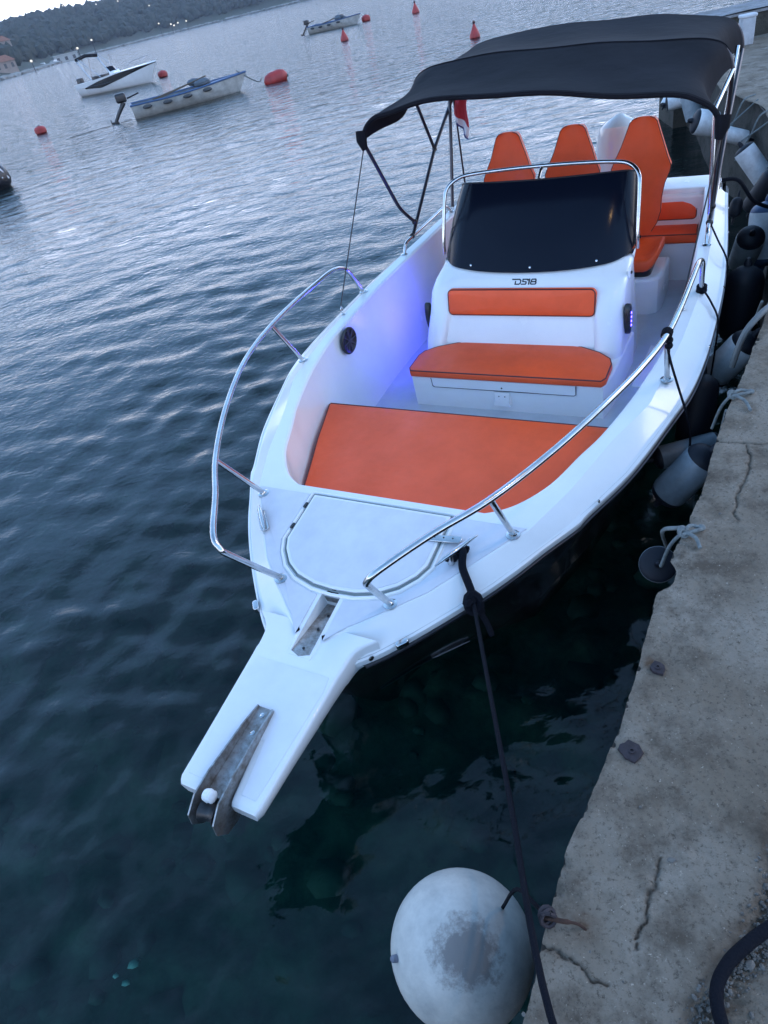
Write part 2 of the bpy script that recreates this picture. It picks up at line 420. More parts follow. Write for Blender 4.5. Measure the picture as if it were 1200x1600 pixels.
# white bollard post
bo = empty('bollard_post', (6.08, 9.95, QZ)); bo.rotation_euler[2] = -.25
tag(bo, 'short pale concrete post standing on the quay before the breakwater wall', 'post')
G().slab(rrect(.17, .15, .02), 0, .30, .01).build('post_body', mat('post_paint', (.45, .46, .48), .7, var=.3, vscale=10), bo)
G().slab(rrect(.20, .17, .03), .30, .335, .012).build('post_cap', mat('post_cap_paint', (.55, .56, .58), .6, var=.2), bo)

# gravel along the broken seam
ico = bmesh.new(); bmesh.ops.create_icosphere(ico, subdivisions=1, radius=1)
IV = [v.co.copy() for v in ico.verts]; IFc = [tuple(v.index for v in f.verts) for f in ico.faces]; ico.free()
g = G()
for i in range(6500):
    s = 1.6+4.6*rng.random()**1.6; k = rng.random()
    d = gl_off(s)+.02+rng.normal(0, .016) if k < .7 else gl_off(s)+abs(rng.normal(0, .12))
    if k > .97: d = rng.uniform(.0, .3)
    x, y, tx, ty = edge_at(s); x += ty*d; y -= tx*d
    r = float(np.clip(rng.lognormal(-5.75, .42), .0014, .010)); a = rng.random(3)*6.28
    z = QZ-.006-.012*(d > gl_off(s))+r*.4
    q = Matrix.Rotation(a[0], 3, 'X') @ Matrix.Rotation(a[1], 3, 'Z')
    sc = Vector((rng.uniform(.7, 1.3), rng.uniform(.6, 1.1), rng.uniform(.5, .9)))
    g.add([q @ Vector((v.x*sc.x*r*rng.uniform(.8, 1.2), v.y*sc.y*r, v.z*sc.z*r))+Vector((x, y, z)) for v in IV], IFc)
tag(g.build('gravel', PEB, None, False), 'loose crumbs of gravel along the broken seam of the quay', None, None, 'stuff')

# ------------------------------------------------------------------ sea bed and water
def grid(name, xs, ys, fz, m, kind='structure'):
    X, Y = np.meshgrid(xs, ys, indexing='ij'); Z = fz(X, Y); n, k = X.shape
    V = np.stack([X, Y, Z], -1).reshape(-1, 3)
    F = [(i*k+j, (i+1)*k+j, (i+1)*k+j+1, i*k+j+1) for i in range(n-1) for j in range(k-1)]
    return tag(mesh(name, V, F, m, None, True, 180), kind=kind)
def bed(X, Y):
    r = np.hypot(X, Y)
    return -1.55-np.clip(r-3, 0, 60)*.09+.13*wnoise(X, Y, 1.1, 4, 1)+.05*wnoise(X, Y, .28, 3, 2)
BED = mat('seabed_rock', (.025, .05, .04), .9, var=1, vscale=3.2, vcol=(.16, .21, .14), detail=7, bump=.02, bscale=9)
grid('seabed', np.arange(-14, 14, .11), np.arange(-4, 24, .11), bed, BED)
g = G()
for i in range(420):
    x = rng.uniform(-5, 2.5); y = rng.uniform(-.2, 7); r = float(np.clip(rng.lognormal(-2.5, .5), .03, .3)); sd_ = rng.integers(0, 9)
    z = float(bed(np.array(x), np.array(y)))+r*.15
    q = Matrix.Rotation(rng.uniform(0, 6.28), 3, 'Z')
    g.add([q @ Vector((v.x*r*rng.uniform(.8, 1.3), v.y*r*rng.uniform(.7, 1.), v.z*r*rng.uniform(.4, .7)))+Vector((x, y, z)) for v in IV], IFc)
tag(g.build('seabed_stones', mat('seabed_stone', (.10, .14, .11), .9, var=.8, vscale=2.5, vcol=(.025, .045, .035)), None, True, 180), 'rounded dark stones lying on the sea bed', None, None, 'stuff')
for x, y, r, lb in ((-1.99, 1.69, .035, 'larger pale greenish shell under water near the bottom left'), (-2.07, 1.64, .018, 'leftmost tiny pale shell under water below the larger one'), (-2.03, 1.615, .024, 'small pale shell under water, lowest of the three')):
    g = G(); z = float(bed(np.array(x), np.array(y)))+.06
    g.add([Vector((v.x*r*rng.uniform(.6, 1.4)+x, v.y*r*rng.uniform(.6, 1.)+y, v.z*r*.5+z)) for v in IV], IFc)
    tag(g.build('shell', PALE, None, True, 180), lb, 'shell', 'pale shells on the sea bed')

# water: polar grid round the quay, real ripples near, finer ripples as relief
def water():
    ths = np.radians(np.linspace(-82, 72, 720)); rr = [0.25]
    while rr[-1] < 2600: rr.append(rr[-1]*1.0088+.003)
    rr = np.array(rr); T, Rr = np.meshgrid(ths, rr, indexing='ij'); X = np.sin(T)*Rr; Y = np.cos(T)*Rr
    Z = np.zeros_like(X); dr = Rr*.0088+.003
    patch = .62+.38*wnoise(X, Y, 9, 3, 2)
    base = math.radians(78)
    rg = np.random.default_rng(3)
    for i in range(110):
        lam = float(np.exp(rg.uniform(math.log(.09), math.log(1.7)))); th = base+rg.normal(0, .62)
        k = 2*math.pi/lam; amp = .0105*lam**1.0/k**.0/ (1+lam*.9)*rg.uniform(.5, 1.2)*.52
        att = np.clip((lam/dr-3.2)/4, 0, 1)
        ph = k*(X*math.cos(th)+Y*math.sin(th))+rg.uniform(0, 6.28)+1.1*wnoise(X, Y, lam*6, 2, i % 9)
        q = 1-2*np.abs(np.sin(ph/2))**1.4
        Z += amp*att*q*(2.1 if lam < .4 else 1.0 if lam < .9 else .55)
    calm = .30+.70/(1+np.exp(-(np.hypot(X+.2, Y-1)-3.3)/1.1))
    Z *= patch*calm
    n, k = X.shape
    me = bpy.data.meshes.new('water')
    V = np.stack([X, Y, Z], -1).reshape(-1, 3).astype(np.float32)
    idx = np.arange(n*k).reshape(n, k)
    Fq = np.stack([idx[:-1, :-1], idx[1:, :-1], idx[1:, 1:], idx[:-1, 1:]], -1).reshape(-1, 4)
    me.vertices.add(len(V)); me.vertices.foreach_set('co', V.ravel())
    me.loops.add(Fq.size); me.loops.foreach_set('vertex_index', Fq.ravel().astype(np.int32))
    me.polygons.add(len(Fq)); me.polygons.foreach_set('loop_start', (np.arange(len(Fq))*4).astype(np.int32))
    me.polygons.foreach_set('loop_total', np.full(len(Fq), 4, np.int32)); me.polygons.foreach_set('use_smooth', np.ones(len(Fq), bool))
    me.update(calc_edges=True); me.validate()
    m = bpy.data.materials.new('sea_water'); m.use_nodes = True; t = m.node_tree; t.nodes.clear()
    o_ = N(t, 'ShaderNodeOutputMaterial'); tcn = N(t, 'ShaderNodeTexCoord')
    mpn = N(t, 'ShaderNodeMapping'); mpn.inputs['Rotation'].default_value = (0, 0, .2); mpn.inputs['Scale'].default_value = (.75, 1, 1)
    t.links.new(tcn.outputs['Object'], mpn.inputs[0])
    n1 = N(t, 'ShaderNodeTexNoise'); n1.inputs['Scale'].default_value = 13; n1.inputs['Detail'].default_value = 3; n1.inputs['Roughness'].default_value = .55; n1.inputs['Distortion'].default_value = .4
    n2 = N(t, 'ShaderNodeTexNoise'); n2.inputs['Scale'].default_value = 2.3; n2.inputs['Detail'].default_value = 5; n2.inputs['Distortion'].default_value = .3
    t.links.new(mpn.outputs[0], n1.inputs[0]); t.links.new(mpn.outputs[0], n2.inputs[0])
    # ripples calm down in the lee of the quay and boat
    ln = N(t, 'ShaderNodeVectorMath', operation='DISTANCE'); ln.inputs[1].default_value = (.6, .2, 0)
    t.links.new(tcn.outputs['Object'], ln.inputs[0])
    mr = N(t, 'ShaderNodeMapRange'); mr.inputs['From Min'].default_value = 2.5; mr.inputs['From Max'].default_value = 9; mr.inputs['To Min'].default_value = .22; mr.inputs['To Max'].default_value = 1
    t.links.new(ln.outputs['Value'], mr.inputs[0])
    b1 = N(t, 'ShaderNodeBump'); b1.inputs['Distance'].default_value = .010
    mr2 = N(t, 'ShaderNodeMapRange'); mr2.inputs['From Min'].default_value = 6; mr2.inputs['From Max'].default_value = 26; mr2.inputs['To Min'].default_value = .0; mr2.inputs['To Max'].default_value = 1
    t.links.new(ln.outputs['Value'], mr2.inputs[0]); t.links.new(mr2.outputs[0], (b2 := N(t, 'ShaderNodeBump')).inputs['Strength'])
    b2.inputs['Distance'].default_value = .17
    t.links.new(mr.outputs[0], b1.inputs['Strength']); t.links.new(n1.outputs[0], b1.inputs['Height'])
    t.links.new(n2.outputs[0], b2.inputs['Height']); t.links.new(b1.outputs[0], b2.inputs['Normal'])
    gl = N(t, 'ShaderNodeBsdfGlossy'); gl.inputs['Roughness'].default_value = .055; gl.inputs['Color'].default_value = (1, 1, 1, 1)
    fr = N(t, 'ShaderNodeFresnel'); fr.inputs['IOR'].default_value = 1.33
    tr = N(t, 'ShaderNodeBsdfTransparent'); tr.inputs['Color'].default_value = (.16, .50, .44, 1)
    df = N(t, 'ShaderNodeBsdfDiffuse'); df.inputs['Color'].default_value = (.0008, .0100, .0125, 1)
    mb = N(t, 'ShaderNodeMixShader'); mb.inputs[0].default_value = .45
    ms = N(t, 'ShaderNodeMixShader')
    for n_ in (gl, fr): t.links.new(b2.outputs[0], n_.inputs['Normal'])
    t.links.new(tr.outputs[0], mb.inputs[1]); t.links.new(df.outputs[0], mb.inputs[2])
    t.links.new(fr.outputs[0], ms.inputs[0]); t.links.new(mb.outputs[0], ms.inputs[1]); t.links.new(gl.outputs[0], ms.inputs[2])
    t.links.new(ms.outputs[0], o_.inputs[0])
    me.materials.append(m)
    o = bpy.data.objects.new('water', me); C.objects.link(o); tag(o, kind='structure')
water()
deep = mesh('deep_seabed', [(-3000, -3000, -6.), (3000, -3000, -6.), (3000, 3000, -6.), (-3000, 3000, -6.)], [(0, 1, 2, 3)], BED); tag(deep, kind='structure')

# ------------------------------------------------------------------ far shore: hill, wood, houses, lamps
SH = [(-420, 60), (-200, 190), (-90, 268), (-90, 410), (-46, 510), (22, 500), (110, 470), (260, 420), (600, 300)]
SHP = np.array([tuple(p)[:2] for p in spl([(x, y, 0) for x, y in SH], 10)])
def inland(X, Y):              # signed distance behind the shoreline
    X = np.asarray(X, float); Y = np.asarray(Y, float); d = np.full(X.shape, 1e9); s = np.ones(X.shape)
    for (ax, ay), (bx, by) in zip(SHP[:-1], SHP[1:]):
        L2 = (bx-ax)**2+(by-ay)**2; t = np.clip(((X-ax)*(bx-ax)+(Y-ay)*(by-ay))/L2, 0, 1)
        dx = X-ax-t*(bx-ax); dy = Y-ay-t*(by-ay); q = np.hypot(dx, dy); cr_ = (bx-ax)*(Y-ay)-(by-ay)*(X-ax)
        u = q < d; d = np.where(u, q, d); s = np.where(u, np.sign(cr_), s)
    return d*s
_gx = np.arange(-460, 640, 5.); _gy = np.arange(40, 920, 5.); _GI = inland(*np.meshgrid(_gx, _gy, indexing='ij'))
def inl(X, Y):
    fx = np.clip((np.asarray(X, float)-_gx[0])/5, 0, len(_gx)-1.001); fy = np.clip((np.asarray(Y, float)-_gy[0])/5, 0, len(_gy)-1.001)
    i = fx.astype(int); j = fy.astype(int); u = fx-i; v = fy-j
    return (_GI[i, j]*(1-u)+_GI[i+1, j]*u)*(1-v)+(_GI[i, j+1]*(1-u)+_GI[i+1, j+1]*u)*v
def hillh(X, Y):
    d = inl(X, Y); h = np.where(d < 0, d*.15, 0)
    up = np.clip(d-4, 0, None)
    ridge = 23+9*np.clip((X+150)/220, 0, 1.6)
    h = h+np.clip(d, 0, 4)*.35+ridge*(1-np.exp(-up/85))+up*0+2.2*(np.sin(X/31+np.sin(Y/47))+np.sin(Y/39+X/83))*.6*np.clip(up/80, 0, 1)
    return h
hx = np.arange(-420, 420, 9.); hy = np.arange(60, 900, 9.)
HILL = mat('hill_earth', (.075, .07, .05), .95, var=.6, vscale=.05, vcol=(.05, .06, .035))
X, Y = np.meshgrid(hx, hy, indexing='ij'); Zh = hillh(X, Y); dI = inland(X, Y); k = X.shape[1]
V = np.stack([X, Y, np.maximum(Zh, -3)], -1).reshape(-1, 3)
F = [(i*k+j, (i+1)*k+j, (i+1)*k+j+1, i*k+j+1) for i in range(X.shape[0]-1) for j in range(k-1) if dI[i:i+2, j:j+2].max() > -12]
tag(mesh('hill', V, F, HILL, None, True, 180), kind='structure')
# rocky shore strip
g = G(); SL = np.concatenate([[0], np.cumsum(np.linalg.norm(np.diff(SHP, axis=0), axis=1))])
ROCK = mat('shore_rock', (.33, .31, .28), .9, var=.5, vscale=.4)
for i in range(1500):
    s = rng.uniform(150, 720); x = np.interp(s, SL, SHP[:, 0]); y = np.interp(s, SL, SHP[:, 1])+rng.normal(1.2, 1.6); r = rng.uniform(.5, 1.6)
    g.add([Vector((x+v.x*r*rng.uniform(1, 2), y+v.y*r, .25+v.z*r*.55)) for v in IV], IFc)
tag(g.build('shore_rocks', ROCK, None, False), 'pale rocks along the far shoreline', None, None, 'stuff')
# wood: leaf clumps spread over the hill
FOL = mat('pine_foliage', (.020, .026, .018), .9, var=.7, vscale=.12, vcol=(.036, .038, .026), detail=8)
g = G(); cnt = 0
while cnt < 9500:
    x = rng.uniform(-330, 190); y = rng.uniform(150, 760)
    d = float(inl(x, y))
    if d < 9 or d > 240: continue
    az = math.degrees(math.atan2(x, y))
    if az < -27 or az > 14: continue
    cnt += 1; h = float(hillh(x, y)); R_ = rng.uniform(1.6, 3.9)
    for b in range(2):
        ox, oy, oz = rng.normal(0, R_*.35, 3); rb_ = R_*rng.uniform(.5, .8)
        g.add([Vector((x+ox+v.x*rb_*rng.uniform(.65, 1.3), y+oy+v.y*rb_, h+R_*.85+oz*.6+v.z*rb_*rng.uniform(.6, 1.35))) for v in IV[:12]], IFc if len(IV) == 12 else IFc)
tag(g.build('far_wood', FOL, None, False), 'dark green wood covering the far hillside', None, None, 'stuff')
def ray(u, v):
    f = 1050.; d = FW+Rv*((u-600)/f)-Uv*((v-800)/f); return d.normalized()
def onhill(u, v, up=0):        # where the line of sight meets the hill (built there, at its real size)
    d = ray(u, v); t = 150.
    while t < 900:
        p = Vector((0, 0, CAMH))+d*t
        if hillh(np.array([p.x]), np.array([p.y]))[0]+up > p.z: return p
        t += 2.
    return Vector((0, 0, CAMH))+d*600
def lamp(u, v, lb, r=.55, H_=7):
    p = onhill(u, v, 8.0); r *= .75; h = float(hillh(np.array([p.x]), np.array([p.y]))[0])
    e_ = empty('street_lamp', (p.x, p.y, h)); tag(e_, lb, 'street lamp', 'lit street lamps on the far shore')
    top = p.z-h
    G().tube([(0, 0, -1), (0, 0, top)], .12, 6).build('pole', IRON, e_)
    G().sphere((0, 0, top+.1), r, 6, (1, 1, .8)).build('lamp_head', LAMP, e_)
LP = [(31, 20, 'white lit lamp on the hilltop wood, first from the left edge'), (68, 14, 'lit lamp high on the wooded hill, second from the left'), (98, 9, 'bright lit lamp near the hilltop, third from the left'),
      (150, 7, 'lit lamp near the hilltop above the white speedboat'), (184, 2, 'faint lit lamp at the very top edge of the hill'), (233, 9, 'lit lamp high on the hill, rightmost of the upper row'),
      (248, 37, 'lit lamp low on the hill, left of the close cluster'), (267, 38, 'first lit lamp of the close cluster near the shore'), (272, 40, 'lowest lit lamp of the close cluster near the shore'), (278, 36, 'rightmost lit lamp of the close cluster near the shore'),
      (291, 33, 'lit lamp at the waterfront right of the close cluster'), (143, 63, 'single lit lamp half way down the wooded slope'), (121, 76, 'lit lamp on a tall pale mast beside the white shore house'), (49, 96, 'lit lamp low by the shore at the left')]
for u, v, lb in LP: lamp(u, v, lb, .62 if v < 50 else .5)
def house(u, v, wx, wy, hz, wm, lb, rf=True):
    p = onhill(u, v, 1.5); h = float(hillh(np.array([p.x]), np.array([p.y]))[0]); e_ = empty('house', (p.x, p.y, h), math.radians(20)); tag(e_, lb, 'house')
    G().box((0, 0, hz/2-1), (wx, wy, hz+2)).build('wall', wm, e_, False)
    if rf: G().add([(-wx/2-.4, -wy/2-.4, hz), (wx/2+.4, -wy/2-.4, hz), (wx/2+.4, wy/2+.4, hz), (-wx/2-.4, wy/2+.4, hz), (-wx/2+2, 0, hz+1.8), (wx/2-2, 0, hz+1.8)], [(0, 1, 5, 4), (2, 3, 4, 5), (1, 2, 5), (3, 0, 4), (0, 3, 2, 1)]).build('roof', ROOF, e_, False)
    else: G().box((0, 0, hz+.15), (wx+.6, wy+.6, .3)).build('roof', WALL1, e_, False)
    for i in range(3): G().box((-wx/3+i*wx/3, -wy/2-.02, hz*.55), (wx*.12, .1, 1.3)).build('window', WINP, e_, False)
house(103, 92, 10, 6, 3.0, WALL1, 'long low white house at the far waterfront beside the lamp mast', False)
house(15, 88, 5, 5, 6.5, WALL2, 'narrow pinkish house among trees at the left of the far shore')
house(9, 105, 7, 5, 2.8, WALL2, 'low brownish house by the water at the far left')

# ------------------------------------------------------------------ moored craft and buoys out on the water
def hullshape(L, B, zb, zs, bowrake=.35, n=22, flare=.75, transom=.78, T=.22):
    """simple open hull, bow towards +X; returns outer section rows from keel to sheer"""
    rows = []
    for i in range(n+1):
        t = i/n; x = -L/2+L*t
        b = B/2*(transom+(1-transom)*math.sin(min(1, t/.45)*math.pi/2)) if t < .45 else B/2*max(0.015, (1-((t-.45)/.55)**2.1))
        zsr = zs(t); rake = bowrake*max(0, (t-.6)/.4)**1.5
        rows.append([(x-rake*.6, 0, -T*(1-.5*t)), (x-rake*.3, b*flare*.75, -.04), (x, b*flare, .10), (x+rake*.5, b*.93, zsr*.6), (x+rake, b, zsr)])
    return rows
def full(rows): return [r[::-1] + [(p[0], -p[1], p[2]) for p in r[1:]] for r in rows]
def rowboat(name, loc, rz, L, lb, grp, outboard=True, sub=BLUEP):
    e_ = empty(name, (*loc, 0), rz); tag(e_, lb, 'boat', grp)
    zs = lambda t: .42+.30*max(0, t-.35)**1.3+.05*(1-t)
    rows = hullshape(L, 1.7, 0, zs); g = G().loft(full(rows)); f0 = full(rows)[0]; g.add(f0, [tuple(range(len(f0)))])
    g.build('hull', WOODW, e_)
    inn = [[(p[0]*.98, p[1]*.90, max(p[2], .08)) for p in r] for r in full(rows)]
    G().loft(inn).build('inside', mat('boat_inside', (.16, .18, .20), .7, var=.5, vscale=4), e_)
    for sgn in (1, -1):
        P = [(r[-1][0], sgn*r[-1][1], r[-1][2]+.01) for r in rows]; G().tube(P, .035, 6).build('gunwale', BLUEP, e_)
    G().tube([(rows[0][-1][0], -rows[0][-1][1], rows[0][-1][2]), (rows[0][-1][0], rows[0][-1][1], rows[0][-1][2])], .04, 6).build('transom_rail', BLUEP, e_)
    fd = [[(r[-1][0], r[-1][1]*s_, r[-1][2]-.02+.05*(1-abs(s_))) for s_ in (-1, -.5, 0, .5, 1)] for r in rows if r[-1][0] > L*.22]
    G().loft(fd).build('foredeck', sub, e_)
    for x in (-L*.25, L*.02): G().box((x, 0, .33), (.26, 1.35, .04)).build('thwart', WOODW, e_, False)
    for k_ in range(4):
        r = rows[3+int(k_*4.1)]
        for sgn in (1, -1): G().sphere((r[-2][0], sgn*(r[-1][1]+.05), r[-1][2]-.12), .15, 6, (1.3, .45, .5)).build('side_fender', mat('old_fender', (.05, .055, .06), .7), e_)
    g = G().tube([(-L*.3, .3, .45), (L*.2, .25, .75)], .03, 6); g.tube([(-L*.28, -.2, .44), (L*.22, .05, .8)], .025, 6); g.build('oar', TRUNK, e_)
    g = G(); 
    for i in range(5): g.sphere((L*.12+rng.uniform(-.3, .3), rng.uniform(-.4, .4), .62+rng.uniform(-.05, .1)), .22, 5, (1.3, 1, .6))
    g.build('folded_cover', mat('cover_cloth', (.08, .10, .12), .8), e_)
    if outboard:
        x0 = -L/2
        g = G().slab(rrect(.42, .30, .08, x0-.28, 0), .62, .95, .08); g.build('outboard_cowl', BPL, e_)
        g = G().tube([(x0-.22, 0, .62), (x0-.55, 0, .30), (x0-.80, 0, .02)], [.09, .07, .06], 8); g.box((x0-.82, 0, .0), (.30, .06, .12)); g.tube([(x0-.05, 0, .72), (x0+.45, .1, .8)], .03, 6); g.build('outboard_leg', BPL, e_)
        g = G()
        for a in range(3): g.box((x0-.95, .09*math.cos(a*2.09), .02+.09*math.sin(a*2.09)), (.03, .07, .12), Matrix.Rotation(a*2.09, 3, 'X'))
        g.build('propeller', BPL, e_, False)
    return e_
def dirang(a, b): return math.atan2(b[1]-a[1], b[0]-a[0])
a, b = (-5.9, 32.6), (-1.6, 33.3)
rowboat('rowing_boat', ((a[0]+b[0])/2, (a[1]+b[1])/2), dirang(a, b), 4.5, 'white wooden rowing boat with blue rim and tilted outboard motor, nearest of the moored boats', 'small wooden boats at their moorings')
a, b = (3.6, 68.3), (7.4, 66.0)
rowboat('rowing_boat', ((a[0]+b[0])/2, (a[1]+b[1])/2), dirang(a, b), 4.3, 'small pale rowing boat far off at the top of the bay beside a red buoy', 'small wooden boats at their moorings', True, WOODW)
# white speedboat with dark side
a, b = (-13.3, 58.6), (-8.2, 55.2); e_ = empty('speedboat', ((a[0]+b[0])/2, (a[1]+b[1])/2, 0), dirang(a, b))
tag(e_, 'white speedboat with black swoosh on its side and folded bimini, near the far shore', 'boat')
zs = lambda t: .75+.38*max(0, t-.15)
rows = hullshape(6.2, 2.2, 0, zs, .9, 26, .8, .86); g = G().loft(full(rows)); f0 = full(rows)[0]; g.add(f0, [tuple(range(len(f0)))]); g.build('hull', GEL, e_)
for sgn in (1, -1):
    g = G(); sec = []
    for i, r in enumerate(rows):
        t = i/26
        if t < .12: continue
        lo = itp(t, [.12, .4, .7, .98], [.45, .25, .5, .93]); hi = itp(t, [.12, .4, .7, .98], [.5, .8, .95, .97])
        def on(f):
            P = [Vector(p) for p in r[2:]]; f = f*2; i0 = min(int(f), 1); q = P[i0].lerp(P[i0+1], f-i0); return (q.x, sgn*(q.y+.015), q.z)
        sec.append([on(lo), on((lo+hi)/2), on(hi)])
    g.loft(sec).build('side_stripe', BLK, e_)
dk = [[(r[-1][0], r[-1][1]*s_, r[-1][2]-.01+.06*(1-abs(s_))) for s_ in (-1, -.5, 0, .5, 1)] for r in rows if r[-1][0] > .2]
G().loft(dk).build('foredeck', GEL, e_)
dk = [[(r[-1][0], r[-1][1]*s_, .5) for s_ in (-1, -.5, 0, .5, 1)] for r in rows if r[-1][0] < .6]
G().loft(dk).build('cockpit_floor', FLR, e_)
G().slab(rrect(.55, .7, .15, .1, 0), .5, 1.08, .1).build('console', GEL, e_)
G().loft([[(.35-.25*abs(s_)-.25*j, .36*s_, 1.05+.30*j) for s_ in (-1, -.6, 0, .6, 1)] for j in (0, 1)]).build('windscreen', GLS, e_)
for x in (-.9, -1.5): G().slab(rrect(.4, 1.0, .1, x, 0), .6, 1.0, .06).build('seat', BPL, e_)
for sgn in (1, -1):
    g = G().tube(fil([(-1.2, sgn*1.0, .8), (-2.0, sgn*.98, 2.05), (-1.9, sgn*.5, 2.15)], .1), .03, 6); g.tube([(-1.2, sgn*1.0, .8), (-.8, sgn*.98, 2.0)], .025, 6); g.tube([(-.3, sgn*1.0, .9), (-1.8, sgn*.98, 2.1)], .02, 6); g.build('bimini_pole', SS, e_)
G().tube([(-1.95, -1, 2.08), (-2.0, 0, 2.2), (-1.95, 1, 2.08)], .10, 8).build('folded_bimini', CAN, e_)
g = G().slab(rrect(.45, .38, .1, -3.35, 0), .55, 1.05, .1); g.box((-3.35, 0, .2), (.25, .12, .8)); g.build('outboard', BPL, e_)
G().tube(fil([(2.0, -.75, 1.1), (2.4, -.6, 1.35), (3.3, -.05, 1.45), (3.4, .05, 1.45), (2.4, .6, 1.35), (2.0, .75, 1.1)], .2), .02, 6).build('bow_rail', SS, e_)
# buoys
def buoy(kind, loc, r, lb, tilt=0):
    e_ = empty('mooring_buoy', (*loc, 0)); tag(e_, lb, 'buoy', 'red mooring buoys on the bay')
    if kind == 'tear':
        g = G().lathe([(0, -.4*r), (.7*r, -.3*r), (1*r, .1*r), (.95*r, .45*r), (.65*r, 1.1*r), (.3*r, 1.8*r), (.16*r, 2.1*r)], n=16); g.build('float', RED, e_)
        G().lathe([(.16*r, 2.08*r), (.26*r, 2.2*r), (.28*r, 2.45*r), (.1*r, 2.6*r)], n=10).build('eye', mat('buoy_top', (.06, .02, .02), .6), e_)
    else:
        ax = (1, .15, .12) if kind == 'long' else (0, 0, 1); L = r*1.9 if kind == 'long' else r*.7
        G().lathe([(.2*r, -L), (.75*r, -L*.8), (r, -L*.4), (r, L*.4), (.75*r, L*.8), (.2*r, L)], (0, 0, r*.45), ax, 18).build('float', RED, e_)
        G().lathe([(.18*r, -.05), (.22*r, 0), (.1*r, .12*r)], (L*.98 if kind == 'long' else 0, 0, r*.5 if kind == 'long' else r*1.15), ax, 8).build('eye', BPL, e_)
buoy('round', (-10.9, 36.4), .26, 'dark red round buoy on its own at the left of the bay')
buoy('long', (-.05, 33.4), .27, 'big oval red buoy off the bow of the nearest rowing boat')
buoy('round', (-7.75, 58.0), .34, 'red buoy touching the bow of the white speedboat')
buoy('tear', (4.49, 49.0), .25, 'red teardrop buoy below the far rowing boat')
buoy('round', (8.1, 66.6), .36, 'red buoy close behind the bow of the far rowing boat')
buoy('tear', (11.0, 60.2), .28, 'red teardrop buoy furthest up the bay')
buoy('tear', (7.93, 31.4), .21, 'red teardrop buoy just above the black canopy')
# mooring line of the rowing boat
tag(G().tube(spl([(-1.55, 33.3, .72), (-1.1, 33.35, .35), (-.75, 33.4, .15), (-.62, 33.4, .25)], 5), .025, 5).build('mooring_line', ROPE_G), 'slack pale line from the near rowing boat to the oval red buoy', 'rope')
tag(G().tube(spl([(-6.1, 32.4, .02), (-6.7, 31.8, .02), (-7.5, 31.6, .02), (-8.4, 31.2, .01)], 5), .008, 5).build('mooring_line', ROPE_B), 'dark line floating on the water astern of the near rowing boat', 'rope')
# black inflatable tube end cut by the left edge
e_ = empty('engine_cover', (-8.45, 21.9, 0), .3); tag(e_, 'black covered float with white marks cut off by the left edge of the photo', 'float')
g = G().lathe([(.0, -.55), (.30, -.50), (.42, -.35), (.46, 0), (.42, .3), (.30, .46), (.06, .56)], (0, 0, .30), (.94, .0, -.28), 20); g.build('cover', mat('wet_black', (.012, .012, .016), .25, bump=.02, bscale=12), e_)
g = G().tube([(.38, -.30, .48), (.50, -.20, .2)], .025, 6); g.tube([(.2, -.36, .5), (.36, -.36, .25)], .02, 6); g.sphere((.0, -.30, .66), .05, 6); g.build('strap', FLW, e_)
# small boats tied along the far shore
for i, (u, v, lb) in enumerate([(12, 117, 'leftmost tiny white boat along the far shore'), (27, 114, 'second tiny white boat from the left along the far shore'), (40, 110, 'third tiny white boat from the left along the far shore'), (54, 106, 'fourth tiny white boat along the far shore, right of the shore lamp'), (68, 102, 'tiny white boat along the far shore left of the long white house'), (84, 97, 'tiny white boat along the far shore just below the long white house')]):
    d = ray(u, v); t = (CAMH-.0)/-d.z if d.z < -1e-4 else 380; t = min(t, 330+i*6); p = d*t
    g = G().loft(full(hullshape(6, 2.2, 0, lambda t: .9+.4*t, .5, 8))); g.box((-.3, 0, 1.1), (2.4, 1.5, .9)); o = g.build('small_boat', GEL, None, False)
    o.location = (p.x, p.y, 0); o.rotation_euler = (0, 0, rng.uniform(0, 3)); tag(o, lb, 'boat', 'tiny boats moored along the far shore')
# ------------------------------------------------------------------ the motorboat (local frame: x to its right seen from the bow, y aft, z up)
boat = empty('motorboat', (.569093, 3.266005, 0)); boat.rotation_euler = (math.radians(4.0), 0, -YAW)
tag(boat, 'white and black open motorboat with orange cushions and black canopy moored at the quay', 'motorboat')
MB_ = Matrix.Translation(boat.location) @ boat.rotation_euler.to_matrix().to_4x4()
def bw_(x, y, z): return MB_ @ Vector((x, y, z))
SY = [-2.4, -1.67, -1.436, -1, .11, 1.02, 3]; SZ = [.66, .69, .722, .765, .815, .80, .78]
_sh = np.poly1d([0]); 
_ys = np.linspace(-2.4, 3, 200); _zs = np.interp(_ys, SY, SZ); _k = np.exp(-np.linspace(-2, 2, 25)**2); _zs = np.convolve(np.pad(_zs, 12, 'edge'), _k/_k.sum(), 'valid')
def sheer(y): return itp(y, _ys, _zs)
OUT = [(0, -1.80), (.10, -1.765), (.21, -1.68), (.303, -1.596), (.44, -1.441), (.566, -1.282), (.673, -1.128), (.757, -.985), (.853, -.829), (.878, -.761), (.998, -.48), (1.10, -.11), (1.155, .127), (1.18, .42), (1.185, .8), (1.175, 1.25), (1.135, 1.8), (1.08, 2.35), (1.03, 2.85)]
OS = spl([(x, y, 0) for x, y in OUT], 6); OX = [p.x for p in OS]; OY = [p.y for p in OS]
def W(y): return itp(y, OY, OX)
INN = [(.42, -.905), (.50, -.885), (.60, -.815), (.70, -.675), (.775, -.48), (.835, -.33), (.90, -.1), (.94, .09), (.985, .4), (1.0, .8), (1.0, 1.15), (.975, 1.6), (.94, 2.2), (.90, 2.62)]
IS = spl([(x, y, 0) for x, y in INN], 5)
CRX = [-1.68, -1.64, -1.573, -1.486, -1.349, -1.147, -.96, -.699, -.361, -.08, .481, 1.052, 1.462, 2.087, 2.9]
